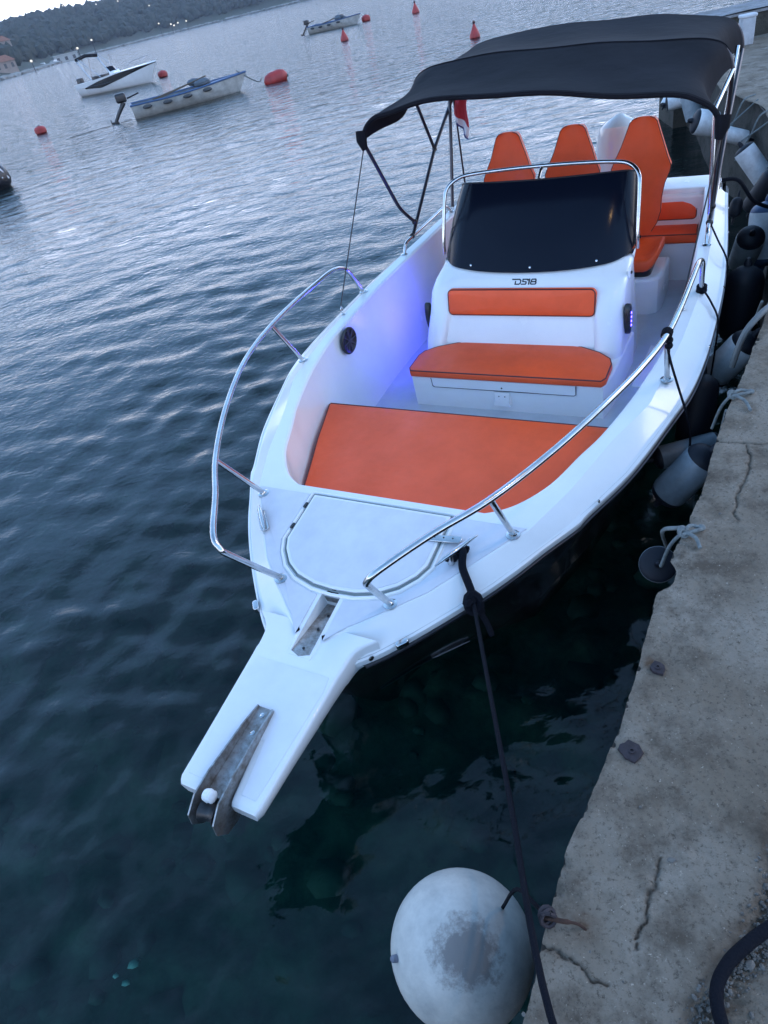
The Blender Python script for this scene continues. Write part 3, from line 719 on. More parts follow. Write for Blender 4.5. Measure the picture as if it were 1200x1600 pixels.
CRW = [.02, .075, .16, .261, .41, .56, .695, .80, .90, 1.01, 1.065, 1.085, 1.07, 1.03, .96]
def crease(y): return min(itp(y, CRX, CRW), W(y)-.012)
FZ = .15
# hull sides
def hull_sections():
    st = [-1.795, -1.78, -1.75, -1.7, -1.62, -1.5, -1.35, -1.2, -1.05, -.9, -.7, -.5, -.25, 0, .3, .6, 1, 1.4, 1.8, 2.2, 2.6, 2.85]
    L = []
    for y in st:
        w_ = W(y); s_ = sheer(y)-.055
        rk = max(0, (-y-.9)/.9)                       # towards the stem
        row = [(w_-.006, y, s_), (w_-.012, y+.01*rk, s_-.06), (w_*(1-.10-.25*rk), y+.10*rk, s_-.27), (w_*(1-.16-.42*rk), y+.2*rk, s_-.46), (w_*(1-.19-.55*rk), y+.27*rk, s_-.60), (w_*(1-.27-.62*rk), y+.3*rk, s_-.66), (w_*.35*(1-rk*.8), y+.42*rk, s_-.86), (0, y+.5*rk, s_-.95)]
        L.append(row)
    return L
HS = hull_sections()
g = G().loft([r[::-1][:-0 or None]+[(-p[0], p[1], p[2]) for p in r][0:0] for r in HS]); g.loft([[(-p[0], p[1], p[2]) for p in r] for r in HS])
last = HS[-1]; tr_ = last+[(-p[0], p[1], p[2]) for p in last[::-1]]; g.add(tr_, [tuple(range(len(tr_)))])
hull = g.build('hull', BLK, boat, True, 50)
for sg in (1, -1):
    P = [(sg*(r[4][0]+.004), r[4][1], r[4][2]) for r in HS[3:8]]
    G().tube(P, [.002]+[.0045]*(len(P)-2)+[.002], 6).build('spray_rail', mat('spray_rail_grey', (.20, .20, .21), .35) if sg == 1 else bpy.data.materials['spray_rail_grey'], hull)
    P = [(sg*(W(y)-.002), y, sheer(y)-.101) for y in np.linspace(-1.66, 2.84, 70)]
    G().tube(P, .014, 8).build('rub_rail', RUB, boat)
    P = [(sg*(W(y)+.0105), y, sheer(y)-.098) for y in np.linspace(-1.55, 2.8, 70)]
    G().tube(P, .0045, 6).build('rub_rail_insert', TUB, boat)
# deck: foredeck, side decks, inner walls as one moulding; a shallow anchor chute and hatch recess are cut into it
def topz(x, y):
    s_ = sheer(y); cx = crease(y); w_ = W(y); x = abs(x)
    if x <= cx: return s_
    t = (x-cx)/max(w_-cx, 1e-3); return s_-(.054*min(1, t/.84)+.004*max(0, (t-.84)/.16))*min(1, (w_-cx)/.07)
def lip(y): w_ = W(y); s_ = sheer(y); return [(w_+.007, y, s_-.061), (w_+.009, y, s_-.070), (w_+.006, y, s_-.088), (w_-.006, y, s_-.090)]
g = G()
for sg in (1, -1):
    rows = []
    for y in list(np.linspace(-1.785, -1.6, 12))+list(np.linspace(-1.57, -.905, 24)):
        w_ = W(y); cx = crease(y) if y > -1.66 else 0; r = []
        cx = min(cx, w_*.9); cx = max(cx, .055 if w_ > .08 else w_*.7)
        fr = [0, .03, .06, .09]; x0 = .045 if -1.75 < y < -1.452 else 0.0
        for j in range(9): x = x0+(cx-x0)*j/8 if cx > x0 else x0*(1-j/8)+cx*j/8; r.append((sg*x, y, sheer(y)))
        for j in (.2, .4, .6, .8, .84, .88, 1): x = cx+(w_-cx)*j; r.append((sg*x, y, topz(x, y)))
        r += [(sg*p[0], p[1], p[2]) for p in lip(y)]
        rows.append(r)
    g.loft(rows)
    rows = []
    for i, p in enumerate(IS):
        ix, iy = p.x, p.y; oy = iy if iy > -.5 else -.905+(iy+.905)*1.0
        cx = max(crease(oy), ix+.01); w_ = W(oy); s_ = sheer(iy); r = []
        dn = FZ-.02
        # inner wall, from the floor up; normal of the opening points outwards
        q0 = IS[max(i-1, 0)]; q1 = IS[min(i+1, len(IS)-1)]; tn = (q1-q0).normalized(); nx, ny = tn.y, -tn.x
        for z, o_ in ((dn, -.055), (.35, -.03), (.5, -.018), (.66, .0), (s_-.03, .004), (s_-.014, .003), (s_-.004, -.003+.012)):
            r.append((sg*(ix+nx*o_), iy+ny*o_, z))
        for j in range(7):
            t = j/6; x = ix+nx*.02*(1-t)+(cx-ix)*t; y = iy+ny*.02*(1-t)+(oy-iy)*t; r.append((sg*x, y, sheer(y)))
        for j in (.2, .4, .6, .8, .84, .88, 1): x = cx+(w_-cx)*j; r.append((sg*x, oy, topz(x, oy)))
        r += [(sg*q[0], q[1], q[2]) for q in lip(oy)]
        rows.append(r)
    g.loft(rows)
# front wall of the cockpit below the foredeck edge
g.add([(-.42, -.905, sheer(-.905)), (.42, -.905, sheer(-.905)), (.42, -.89, .45), (-.42, -.89, .45)], [(0, 1, 2, 3)])
deck = g.build('deck', GEL, boat, True, 19)
# transom and stern decks
g = G()
g.slab([(-1.03, 2.62), (1.03, 2.62), (1.0, 2.86), (-1.0, 2.86)], .10, .735, .03)
g.slab(rrect(.5, .26, .05, .72, 2.77), .70, .765, .02); g.slab(rrect(.5, .26, .05, -.72, 2.77), .70, .765, .02)
g.build('transom', GEL, boat)
# cockpit floor
fl = [(p.x-.04, p.y) for p in IS]; fl = fl+[(-x, y) for x, y in fl[::-1]]
G().add([(x, y, FZ) for x, y in fl], [tuple(range(len(fl)))]).build('cockpit_floor', FLR, boat)
fh = G().slab([(.73, 1.0), (.90, .98), (.92, 1.46), (.76, 1.50)], FZ-.01, FZ+.012, .006).build('floor_hatch', GEL, boat)
G().slab(rrect(.05, .02, .006, .82, 1.06), FZ+.012, FZ+.016, .001).build('hatch_pull', SS, fh)
# non-skid panels of the foredeck
def panel(P, name='nonskid_panel', m=None, h=.004, par=None, r=.003):
    g_ = G().slab(P, 0, h, r, zf=lambda x, y: sheer(y)-.0005, steps=2); return g_.build(name, m or NSK, par or boat)
HT = [(-.352, -.962), (-.352, -1.232), (-.325, -1.29), (-.27, -1.355), (-.2, -1.40), (-.1, -1.428), (0, -1.435), (.1, -1.428), (.2, -1.40), (.27, -1.355), (.325, -1.29), (.352, -1.232), (.352, -.962)]
def inset(P, d):
    n = len(P); o = []
    A = sum(P[i][0]*P[(i+1) % n][1]-P[(i+1) % n][0]*P[i][1] for i in range(n)); sg = 1 if A > 0 else -1
    for i in range(n):
        a = Vector(P[i])-Vector(P[i-1]); b = Vector(P[(i+1) % n])-Vector(P[i]); a = Vector(a).normalized(); b = Vector(b).normalized()
        na = Vector((a.y, -a.x))*sg; nb = Vector((b.y, -b.x))*sg; m_ = (na+nb); m_ = m_/max(m_.dot(na), .4); o.append((P[i][0]-m_.x*d, P[i][1]-m_.y*d))
    return o
side = [(crease(y)-.012, y) for y in (-.955, -1.05, -1.15, -1.25, -1.35, -1.45, -1.55, -1.61, -1.645)]
for sg in (1, -1):
    hp = [(.064, -1.66), (.064, -1.47), (.12, -1.46), (.215, -1.432), (.292, -1.38), (.352, -1.305), (.385, -1.24), (.385, -.955)]
    panel([(sg*x, y) for x, y in side+hp])
hatch = G().slab(HT, .004, .013, .006, zf=lambda x, y: sheer(y), steps=3).build('foredeck_hatch', GEL, boat)
G().slab(inset(HT, .014), .0133, .0155, .001, zf=lambda x, y: sheer(y), steps=2).build('nonskid_panel', NSK, hatch)
HR = inset(HT, -.006)
P = [(x, y, sheer(y)+.003) for x, y in HR]; G().tube(P+[P[0]], .0042, 6).build('hatch_seal', mat('grey_seal', (.16, .20, .20), .6), hatch)
P = [(x, y, sheer(y)+.001) for x, y in inset(HT, -.022)]; G().tube(P+[P[0]], .008, 6).build('hatch_coaming', GEL, boat)
for y in (-1.03, -1.16):
    g = G().box((-.366, y, sheer(y)+.008), (.012, .03, .008)); g.build('hatch_gap_clip', BPL, hatch)
# latch / hinge at the right of the hatch
la = G().slab([(.300+.14*t, -1.103+.016*t+dy) for t, dy in ((0, .014), (.1, .02), (.5, .02), (1, .022), (1.06, .012), (1.06, -.006), (1, -.014), (.5, -.014), (.1, -.014), (0, -.008))], .013, .022, .004, zf=lambda x, y: sheer(y)).build('hatch_hinge', SS, boat)
for x in (.33, .37, .41): G().lathe([(.004, 0), (.004, .0015)], (x, -1.093+(x-.33)*.1, sheer(-1.1)+.0222), n=8).build('screw', BPL, la)
# anchor chute in the foredeck
zf_ = sheer(-1.6)
g = G(); 
g.add([(-.045, -1.455, sheer(-1.455)), (.045, -1.455, sheer(-1.455)), (.045, -1.455, zf_-.10), (-.045, -1.455, zf_-.10)], [(0, 1, 2, 3)])
for sg in (1, -1): g.add([(sg*.045, -1.452, sheer(-1.452)), (sg*.045, -1.742, sheer(-1.742)), (sg*.045, -1.742, zf_-.014), (sg*.045, -1.452, zf_-.085)], [(0, 1, 2, 3)])
g.build('chute_side', GEL, boat, False)
ch = G().add([(-.045, -1.452, zf_-.060), (.045, -1.452, zf_-.060), (.045, -1.752, zf_-.013), (-.045, -1.752, zf_-.013)], [(0, 1, 2, 3)]).add([(-.04, -1.452, zf_-.0595), (.04, -1.452, zf_-.0595), (.04, -1.46, zf_-.001), (-.04, -1.46, zf_-.001)], [(0, 1, 2, 3)]).build('chute_plate', SSW, boat, False)
for y in (-1.52, -1.60, -1.71): G().lathe([(.006, 0), (.006, .002), (.003, .003)], (.0, y, zf_-.057-(y+1.452)*.16), n=10).build('screw', BPL, ch)
# pulpit
def pulp(sg):
    def pw(y): return itp(y, [-2.335, -2.31, -1.80, -1.72, -1.675, -1.64, -1.60], [.170, .180, .203, .208, .214, .236, .285])
    slot = lambda y: itp(y, [-2.34, -2.1], [.062, .028]) if y < -2.10 else (.046 if y > -1.745 else 0)
    rows = []
    for y in [-2.335, -2.325, -2.31, -2.25, -2.2, -2.15, -2.11, -2.10, -2.05, -1.95, -1.85, -1.80, -1.76, -1.744, -1.72, -1.69, -1.67, -1.65, -1.63, -1.60]:
        zt = sheer(y)-.004 if y > -1.75 else sheer(y); w_ = pw(y); e_ = .02; th = itp(y, [-2.34, -2.1, -1.85, -1.6], [.062, .075, .095, .13]); x0 = slot(y)
        dz = .012 if y < -2.33 else (.003 if y < -2.32 else 0)
        bb = .012 if x0 else 0
        r = [(x0, y, zt-th), (x0, y, zt-bb-dz), (x0+bb*.3, y, zt-bb*.3-dz), (x0+bb, y, zt-dz)]+[(x0+bb+(w_-e_-x0-bb)*j/3, y, zt-dz) for j in (1, 2, 3)]+[(w_-.012, y, zt+.001-dz), (w_-.004, y, zt-.004-dz), (w_, y, zt-.012-dz), (w_-.004, y, zt-th*.7), (w_-.014, y, zt-th), (x0, y, zt-th)]
        rows.append([(sg*a, b, c) for a, b, c in r])
    q = G().loft(rows); q.add(rows[0][:-1], [tuple(range(len(rows[0])-1))]); return q
pul = empty('bow_pulpit'); pul.parent = boat
for sg in (1, -1): pulp(sg).build('pulpit_half', GEL, pul, True, 50)
pnl = [(.15, -2.295), (.178, -1.86), (.17, -1.80), (-.17, -1.80), (-.178, -1.86), (-.15, -2.295), (-.088, -2.295), (-.06, -2.1), (.06, -2.1), (.088, -2.295)]
G().slab(pnl, 0, .0018, .001, zf=lambda x, y: sheer(y), steps=1).build('nonskid_panel', mat('plank_nonskid', (.755, .76, .775), .45, var=.08, vscale=7, bump=.0004, bscale=420), pul)
rl = empty('anchor_roller'); rl.parent = boat
z0 = sheer(-2.0)
for sg in (1, -1):
    prof = [(-1.99, z0+.004), (-1.99, z0+.020), (-2.08, z0+.032), (-2.27, z0+.038), (-2.36, z0+.030), (-2.42, z0-.01), (-2.43, z0-.06), (-2.40, z0-.115), (-2.34, z0-.13), (-2.26, z0-.10), (-2.18, z0-.05), (-2.10, z0-.004)]
    xx = lambda y: itp(y, [-2.43, -2.25, -1.99], [.052, .046, .030])
    A = [(sg*xx(y), y, z) for y, z in prof]; B = [(sg*(xx(y)+.006), y, z) for y, z in prof]; n = len(A)
    G().add(A+B, [tuple(range(n)), tuple(range(n, 2*n))[::-1]]+[(i, (i+1) % n, n+(i+1) % n, n+i) for i in range(n)]).build('cheek_plate', SSW, rl, False)
G().add([(-.03, -1.99, z0+.010), (.03, -1.99, z0+.010), (.048, -2.33, z0-.022), (-.048, -2.33, z0-.022), (-.03, -1.99, z0+.001), (.03, -1.99, z0+.001), (.048, -2.33, z0-.034), (-.048, -2.33, z0-.034)], [(0, 1, 2, 3), (4, 7, 6, 5), (0, 4, 5, 1), (1, 5, 6, 2), (2, 6, 7, 3), (3, 7, 4, 0)]).build('channel_plate', SSW, rl, False)
for y in (-2.02, -2.09): G().lathe([(.010, 0), (.010, .003), (.006, .004), (.004, .002)], (0, y, z0+.009+(y+1.99)*.094), n=12).build('bolt', SS, rl)
G().lathe([(.03, -.038), (.048, -.034), (.034, -.01), (.034, .01), (.048, .034), (.03, .038)], (0, -2.37, z0-.05), (1, 0, 0), 18).build('wheel', BPL, rl)
g = G().lathe([(.012, -.02), (.021, -.016), (.024, 0), (.018, .008), (.022, .016), (.014, .022)], (.0, -2.345, z0+.022), (1, 0, .15), 14); g.build('spool_nut', mat('white_nylon', (.75, .76, .76), .4), rl)
# cleats, fittings
def cleat(x, y, rz, L, name='cleat'):
    e_ = empty(name); e_.parent = boat; e_.location = (x, y, sheer(y)); e_.rotation_euler = (0, 0, rz)
    G().tube([(-L/2, 0, .045), (-L*.3, 0, .05), (0, 0, .047), (L*.3, 0, .05), (L/2, 0, .045)], [.003, .009, .012, .009, .003], 10).build('horn', SS, e_)
    for s_ in (-1, 1): G().tube([(s_*L*.16, 0, 0), (s_*L*.14, 0, .045)], [.016, .010], 10).build('post', SS, e_)
    return e_
cleat(.458, -1.160, math.radians(62), .23)
fc = empty('folding_cleat'); fc.parent = boat; fc.location = (-.535, -1.165, sheer(-1.165)+.006); fc.rotation_euler = (0, 0, math.radians(-48))
G().slab(rrect(.15, .042, .018), 0, .006, .002).build('cleat_plate', SS, fc)
G().tube([(-.098, 0, .022), (-.06, 0, .024), (0, 0, .022), (.06, 0, .024), (.098, 0, .022)], [.004, .011, .014, .011, .004], 10).build('horn', SS, fc)
for sg, y in ((1, -1.555), (-1, -1.56)):          # small chromed bow lights
    g = G().slab(rrect(.055, .028, .012), -.012, .018, .006); e_ = g.build('bow_light', SS, boat); e_.location = (sg*(W(y)+.018), y, sheer(y)-.06); e_.rotation_euler = (0, .0, sg*.85)
G().lathe([(.012, 0), (.012, .003), (.008, .006)], (.262, -1.645, sheer(-1.65)-.06), (.8, -.5, 0), 10).build('pulpit_bolt', SS, boat)
for y in (-.7, .5, 1.15, 1.9, 2.3): G().lathe([(.008, 0), (.008, .004), (.004, .006)], (W(y)+.008, y, sheer(y)-.045), (1, 0, .4), 8).build('rail_screw', SS, boat)
# bow rails
for sg in (1, -1):
    R_ = empty('bow_rail'); R_.parent = boat
    P = [(.269, -1.436, .725), (.318, -1.575, 1.0), (.335, -1.595, 1.06), (.38, -1.555, 1.095), (.50, -1.37, 1.11), (.645, -1.17, 1.12), (.80, -.88, 1.14), (.935, -.55, 1.155), (1.01, -.30, 1.152), (1.057, -.05, 1.142), (1.075, .20, 1.135), (1.082, .50, 1.118), (1.086, .74, 1.095), (1.09, .88, 1.03), (1.088, .95, .93), (1.086, 1.02, .79)]
    P = [Vector((sg*x, y, z)) for x, y, z in P]
    G().tube(spl(P[:1]+P[1:], 5), .0135, 12).build('top_tube', SS, R_)
    for a_, b_ in (((.64, -.997, .77), (.645, -1.17, 1.118)), ((1.05, .111, .81), (1.06, -.045, 1.14))):
        G().tube([(sg*a_[0], a_[1], a_[2]), (sg*b_[0], b_[1], b_[2])], .0125, 12).build('leg', SS, R_)
    for x, y in ((.269, -1.436), (.64, -.997), (1.05, .111), (1.086, 1.02)):
        G().lathe([(.030, 0), (.030, .004), (.018, .009), (.016, .014)], (sg*x, y, sheer(y)), n=16).build('base_flange', SS, R_)
    # low grab rail the canopy stands on
    P = fil([(sg*1.04, 1.62, .79), (sg*1.035, 1.66, .862), (sg*.985, 2.36, .862), (sg*.975, 2.42, .79)], .04)
    gr = G().tube(P, .0125, 10).build('grab_rail', SS, boat)
    for x, y in ((1.04, 1.62), (.975, 2.42)): G().lathe([(.026, 0), (.026, .004), (.016, .009)], (sg*x, y, sheer(y)), n=14).build('base_flange', SS, gr)
# bow cushion on its platform
CW = [(.42, -.885), (.55, -.83), (.655, -.70), (.735, -.48), (.80, -.30), (.86, -.10), (.905, .03), (.895, .05)]
co = CW+[(-x, y) for x, y in CW[::-1]]
G().slab([(x*.985, y) for x, y in co], .13, .485, .01).build('bow_platform', GEL, boat)
bc = G().slab(co, .485, .555, .022, zf=lambda x, y: .0035*math.sin(x*5+y*3)+.002*math.sin(y*11-x*4), pillow=.008)
bco = bc.build('bow_cushion', ORG, boat, True, 80)
P = [(x, y, .549+.0035*math.sin(x*5+y*3)) for x, y in inset(co, .006)]; G().tube(P+[P[0]], .0045, 6).build('piping', PIP, bco)
# ------------------------------------------------------------------ console
con = empty('console'); con.parent = boat
# forward seat box
bx = [(-.615, .645), (.615, .645), (.645, .80), (.665, 1.3), (-.665, 1.3), (-.645, .80)]
G().slab([(x*1.03 if 1 else x, y) for x, y in bx], .10, .382, .02, .0).build('seat_box', GEL, con)
G().add([(-.49, .640, .378), (.47, .640, .378), (.47, .640, .305), (.1, .640, .312), (-.47, .640, .305), (-.49, .640, .33), (-.49, .643, .378)], [(0, 1, 2, 3, 4, 5)]).build('locker_door', GEL, con, False)
P = [(-.49, .641, .376), (-.487, .641, .315), (-.475, .641, .307), (.46, .641, .307), (.472, .641, .316), (.474, .641, .376)]
G().tube(P, .0028, 6).build('door_gap', BPL, con)
lt = G().add([(-.05, .636, .300), (.05, .636, .300), (.045, .622, .24), (.055, .618, .205), (-.055, .618, .205), (-.045, .622, .24), (-.05, .645, .30), (.05, .645, .30), (.055, .645, .205), (-.055, .645, .205)], [(0, 1, 2, 5), (5, 2, 3, 4), (0, 5, 4, 9, 6), (1, 7, 8, 3, 2), (4, 3, 8, 9)]).build('door_latch', GEL, con, False)
for x, z in ((-.02, .275), (.02, .275), (-.02, .25), (.02, .25)): G().lathe([(.004, 0), (.004, .002)], (x, .627, z), (0, -1, 0), 8).build('screw', BPL, lt)
G().lathe([(.006, 0), (.004, .003)], (0, .639, .33), (0, -1, 0), 8).build('lock_pin', BPL, con)
# console body: horizontal sections; the forward face is recessed between two side pillars
def csec(z, hw, yf, yr, rec, rw, rr=.09):
    """half outline from centre front to centre rear; rec = depth of the recess in the front face"""
    P = [(0, yf+rec), (rw*.5, yf+rec), (rw-.02, yf+rec), (rw, yf+rec*.9), (rw+.012, yf+rec*.4), (rw+.03, yf+.006), (rw+.05, yf+.002)]
    for k_ in range(7):
        a = math.pi/2*k_/6; P.append((hw-rr+rr*math.sin(a), yf+.0+rr*(1-math.cos(a))+.004))
    P += [(hw, (yf+yr)/2+.05), (hw, yr-.02), (hw-.01, yr), (hw*.5, yr+.0), (0, yr)]
    return [(x, y, z) for x, y in P]
lv = [(.12, .675, 1.0, 1.50, .0, .50), (.38, .668, .93, 1.50, .05, .50), (.45, .662, .95, 1.49, .055, .50), (.60, .652, 1.05, 1.485, .035, .485), (.72, .646, 1.115, 1.48, .018, .47), (.765, .643, 1.16, 1.48, .006, .46)]
top_y = [(.79, .642, 1.20, 1.48), (.812, .640, 1.245, 1.48), (.822, .634, 1.275, 1.48)]
for sg in (1, -1):
    secs = [csec(*l) for l in lv]+[csec(z, hw, yf, yr, 0, .45, .15) for z, hw, yf, yr in top_y]
    # bow the front edge of the upper part forward at the middle, as the windscreen foot runs
    secs = [[(sg*x, y+(.13*min(1, max(0, (z-.74)/.07))*(abs(x)/.64)**2.2 if y < 1.44 else 0), z) for x, y, z in s_] for s_ in secs]
    secs = [[(x, min(y, 1.48 if abs(y-1.48) < .1 and False else y), z) for x, y, z in s_] for s_ in secs]
    g = G().loft(secs); g.add([(x, y, z) for x, y, z in secs[-1]], [tuple(range(len(secs[-1])))])
    g.build('console_side', GEL, con, True, 45)
# sill under the windscreen rising aft (dashboard hood)
g = G().slab([(-.52, 1.47), (.52, 1.47), (.55, 1.76), (-.55, 1.76)], .70, .90, .03); g.build('dashboard', GEL, con)
# windscreen: wraps round the front and both sides
def crv(pts): return spl([(-x, y, z) for x, y, z in pts[:0:-1]]+[(x, y, z) for x, y, z in pts], 6)
bot = crv([(0, 1.232, .820), (.26, 1.25, .822), (.48, 1.315, .824), (.58, 1.395, .828), (.632, 1.50, .850), (.640, 1.62, .885)])
topc = crv([(0, 1.655, 1.243), (.24, 1.665, 1.243), (.42, 1.690, 1.240), (.525, 1.735, 1.228), (.572, 1.79, 1.205), (.588, 1.85, 1.18)])
rows = []
for i in range(9):
    t = i/8; rows.append([b_.lerp(t_, t)+Vector((0, -.02*math.sin(math.pi*t), .015*math.sin(math.pi*t))) for b_, t_ in zip(bot, topc)])
inner = [[p+Vector((-.006*p.x/.6, .006, -.002)) for p in r] for r in rows]
g = G().loft(rows); g.loft([r[::-1] for r in inner]); g.loft([rows[-1], inner[-1]]); g.loft([rows[0], inner[0]])
ws = g.build('windscreen', GLS, con)
G().tube(topc, .005, 6).build('windscreen_edge', BPL, ws)
for x in (-.42, .0, .40):
    i = min(range(len(rows[0])), key=lambda k_: abs(rows[0][k_].x-x-.05)); p = rows[0][i].lerp(rows[-1][i], .06)
    G().lathe([(.008, 0), (.007, .004), (.003, .006)], p+Vector((0, -.006, .0)), (0, -.8, .6), 10).build('screw', SS, ws)
# hood rail
P = [(.655, 1.50, .84), (.650, 1.52, .95), (.640, 1.60, 1.16), (.625, 1.645, 1.235), (.57, 1.70, 1.272), (.48, 1.735, 1.283), (.25, 1.765, 1.285), (0, 1.775, 1.285)]
P = P+[(-x, y, z) for x, y, z in P[-2::-1]]
hr = G().tube(spl(P, 5), .0125, 12).build('hood_rail', SS, con)
G().tube([(0, 1.775, 1.28), (0, 1.70, 1.235)], .010, 8).build('rail_bracket', SS, hr)
# logo letters DS18 on the console brow
def logo_pt(u_, v_):      # u across (m), v up (m)
    x = u_+.022; z = .766+v_*.62; y = 1.178+v_*.80+.13*min(1, max(0, (z-.74)/.07))*(abs(x)/.64)**2.2-.004
    return (x, y, z)
lg = empty('console_logo'); lg.parent = con
def stroke(pts, wd=.0052):
    g_ = G()
    for a_, b_ in zip(pts[:-1], pts[1:]):
        d = Vector((b_[0]-a_[0], b_[1]-a_[1])); L = max(d.length, 1e-6); d /= L; nn = Vector((-d.y, d.x))*wd/2
        e0 = Vector(a_)-d*wd*.4; e1 = Vector(b_)+d*wd*.4; c4 = [e0+nn, e0-nn, e1-nn, e1+nn]
        V_ = [logo_pt(c.x, c.y) for c in c4]; V2 = [(x, y-.003, z+.003) for x, y, z in V_]
        g_.add(V_+V2, [(0, 1, 2, 3), (4, 7, 6, 5), (0, 4, 5, 1), (1, 5, 6, 2), (2, 6, 7, 3), (3, 7, 4, 0)])
    return g_
stroke([(-.082, .036), (-.035, .036), (-.026, .028), (-.026, .010), (-.035, .003), (-.060, .003), (-.060, .022)], .008).build('letter_d', BPL, lg, False)
stroke([(.018, .036), (-.012, .036), (-.012, .021), (.010, .019), (.012, .010), (.008, .003), (-.018, .003)], .008).build('letter_s', BPL, lg, False)
stroke([(.020, .030), (.030, .036), (.030, .003)], .009).build('digit_one', BPL, lg, False)
stroke([(.046, .003), (.072, .003), (.076, .010), (.074, .019), (.046, .020), (.044, .029), (.048, .036), (.070, .036), (.074, .029), (.072, .020), (.044, .019), (.041, .010), (.046, .003)], .0075).build('digit_eight', BPL, lg, False)
# orange back pad and forward seat cushion
def cushion(outl, t, r, M_, name, par, pillow=.006, piph=.75, m=ORG):
    g_ = G().slab(outl, 0, t, r, pillow=pillow); g_.V = [tuple(M_ @ Vector(v)) for v in g_.V]; o = g_.build(name, m, par, True, 80)
    P_ = [tuple(M_ @ Vector((x, y, t-r*.29))) for x, y in inset(outl, r*.29)]; G().tube(P_+[P_[0]], .0042, 6).build('piping', PIP, o); return o
Mx = Matrix.Translation((0, 1.135, .675)) @ Matrix.Rotation(math.radians(77), 4, 'X')
cushion(rrect(.985, .175, .035), .05, .018, Mx, 'back_pad', con)
so_ = [(-.628, .625), (.628, .625), (.650, .66), (.650, .82), (.628, .88), (.55, .945), (.42, 1.005), (.36, 1.012), (0, 1.015), (-.36, 1.012), (-.42, 1.005), (-.55, .945), (-.628, .88), (-.650, .82), (-.650, .66)]
cushion(so_, .055, .018, Matrix.Translation((0, 0, .382)), 'front_seat_cushion', con)
# speaker pods with blue leds, key switch
for sg in (1, -1):
    pod = empty('speaker_pod'); pod.parent = con; pod.location = (sg*.664, 1.14, .555); pod.rotation_euler = (0, sg*math.radians(90), 0)
    g = G().slab([(.105*math.cos(a)*(1 if abs(math.cos(a)) < .9 else .97), .036*math.sin(a)) for a in np.linspace(0, 2*math.pi, 24, endpoint=False)], -.01, .03, .012)
    g.build('pod_body', BPL, pod)
    for z in (-.042, -.014, .014, .042): G().sphere((z, 0, .030), .0085, 6, (1, 1, .5)).build('led', LED, pod)
    ld = bpy.data.lights.new('led_light', 'AREA'); ld.energy = 2.8 if sg < 0 else .7; ld.color = (.03, .02, 1); ld.shape = 'RECTANGLE'; ld.size = .10; ld.size_y = .03
    lo = bpy.data.objects.new('led_light', ld); C.objects.link(lo); lo.parent = con; lo.location = (sg*.705, 1.14, .555); lo.rotation_euler = (0, -sg*math.radians(90), 0)
ks = G().slab(rrect(.07, .05, .018), 0, .012, .005); ks.V = [(.643+z, 1.31+y, .775+x) for x, y, z in ks.V]; ko = ks.build('switch_plate', GEL, con)
G().lathe([(.010, 0), (.010, .006), (.006, .010)], (.655, 1.31, .775), (1, 0, 0), 12).build('key_switch', BPL, ko)
# loudspeaker in the left cockpit wall
sp_ = empty('wall_speaker'); sp_.parent = boat; sp_.location = (-.970, .515, .715); sp_.rotation_euler = (0, math.radians(90), math.radians(-3))
G().lathe([(.088, 0), (.088, .010), (.078, .016), (.070, .010), (.03, .006), (.001, .010)], n=24).build('speaker_cone', BPL, sp_)
g = G()
for a in range(8): g.box((.04*math.cos(a*.785), .04*math.sin(a*.785), .015), (.075, .006, .004), Matrix.Rotation(a*.785, 3, 'Z'))
tag(g.build('speaker_grille', mat('grille', (.05, .05, .055), .5), sp_, False), kind='stuff')
# ------------------------------------------------------------------ helm seats
def helm_seat(x, y):
    e_ = empty('helm_seat'); e_.parent = boat; e_.location = (x, y, 0)
    # backrest: outline in x-z, thickness in y
    H_ = [(.0, .06), (.03, .09), (.10, .13), (.18, .150), (.27, .150), (.36, .165), (.43, .192), (.47, .197), (.52, .175), (.60, .138), (.68, .108), (.735, .088), (.755, .070), (.765, .04)]
    rows = []
    for h, hw in H_:
        z = .57+h; yb = .03+.10*h; th = .045 if h < .5 else .04; wing = .045 if .05 < h < .55 else .015
        if h in (.0, .765): th = .012
        r = []
        for k_ in range(17):
            a = -1+2*k_/16; r.append((hw*a, yb-wing*abs(a)**2.5, z))
        for k_ in range(17):
            a = 1-2*k_/16; r.append((hw*a*.98, yb+th-wing*.8*abs(a)**2.5*(1 if abs(a) < .99 else 1), z))
        rows.append(r)
    bk = G().loft([[(p[0], p[1], p[2]) for p in r] for r in rows], close=True, cap=True).build('backrest', ORG, e_, True, 70)
    for s_ in (-1, 1): G().tube([(s_*H_[i][1]*.995, .03+.10*H_[i][0]-(.045 if .05 < H_[i][0] < .55 else .015)*.98, .57+H_[i][0]) for i in range(1, len(H_))], .0025, 5).build('piping', PIP, bk)
    G().tube([(0, .07, .60), (0, .05, .50), (0, .0, .44)], .014, 8).build('back_post', BPL, e_)
    o_ = rrect(.40, .40, .09, 0, -.19)
    g_ = G().slab(o_, .475, .565, .03, zf=lambda a, b: .075*max(0, (abs(a)-.11)/.09)**2*(.6+.4*(b < -.1)), pillow=-.015); g_.build('seat_cushion', ORG, e_, True, 70)
    G().slab(rrect(.3, .3, .05, 0, -.19), .42, .48, .01).build('seat_plate', BPL, e_)
for x in (-.43, .045, .515): helm_seat(x, 2.30)
hb = G().slab([(-.74, 1.93), (.66, 1.93), (.72, 1.96), (.745, 2.03), (.745, 2.30), (-.745, 2.30), (-.76, 2.0)], .13, .425, .03); hb.build('seat_pedestal', GEL, boat)
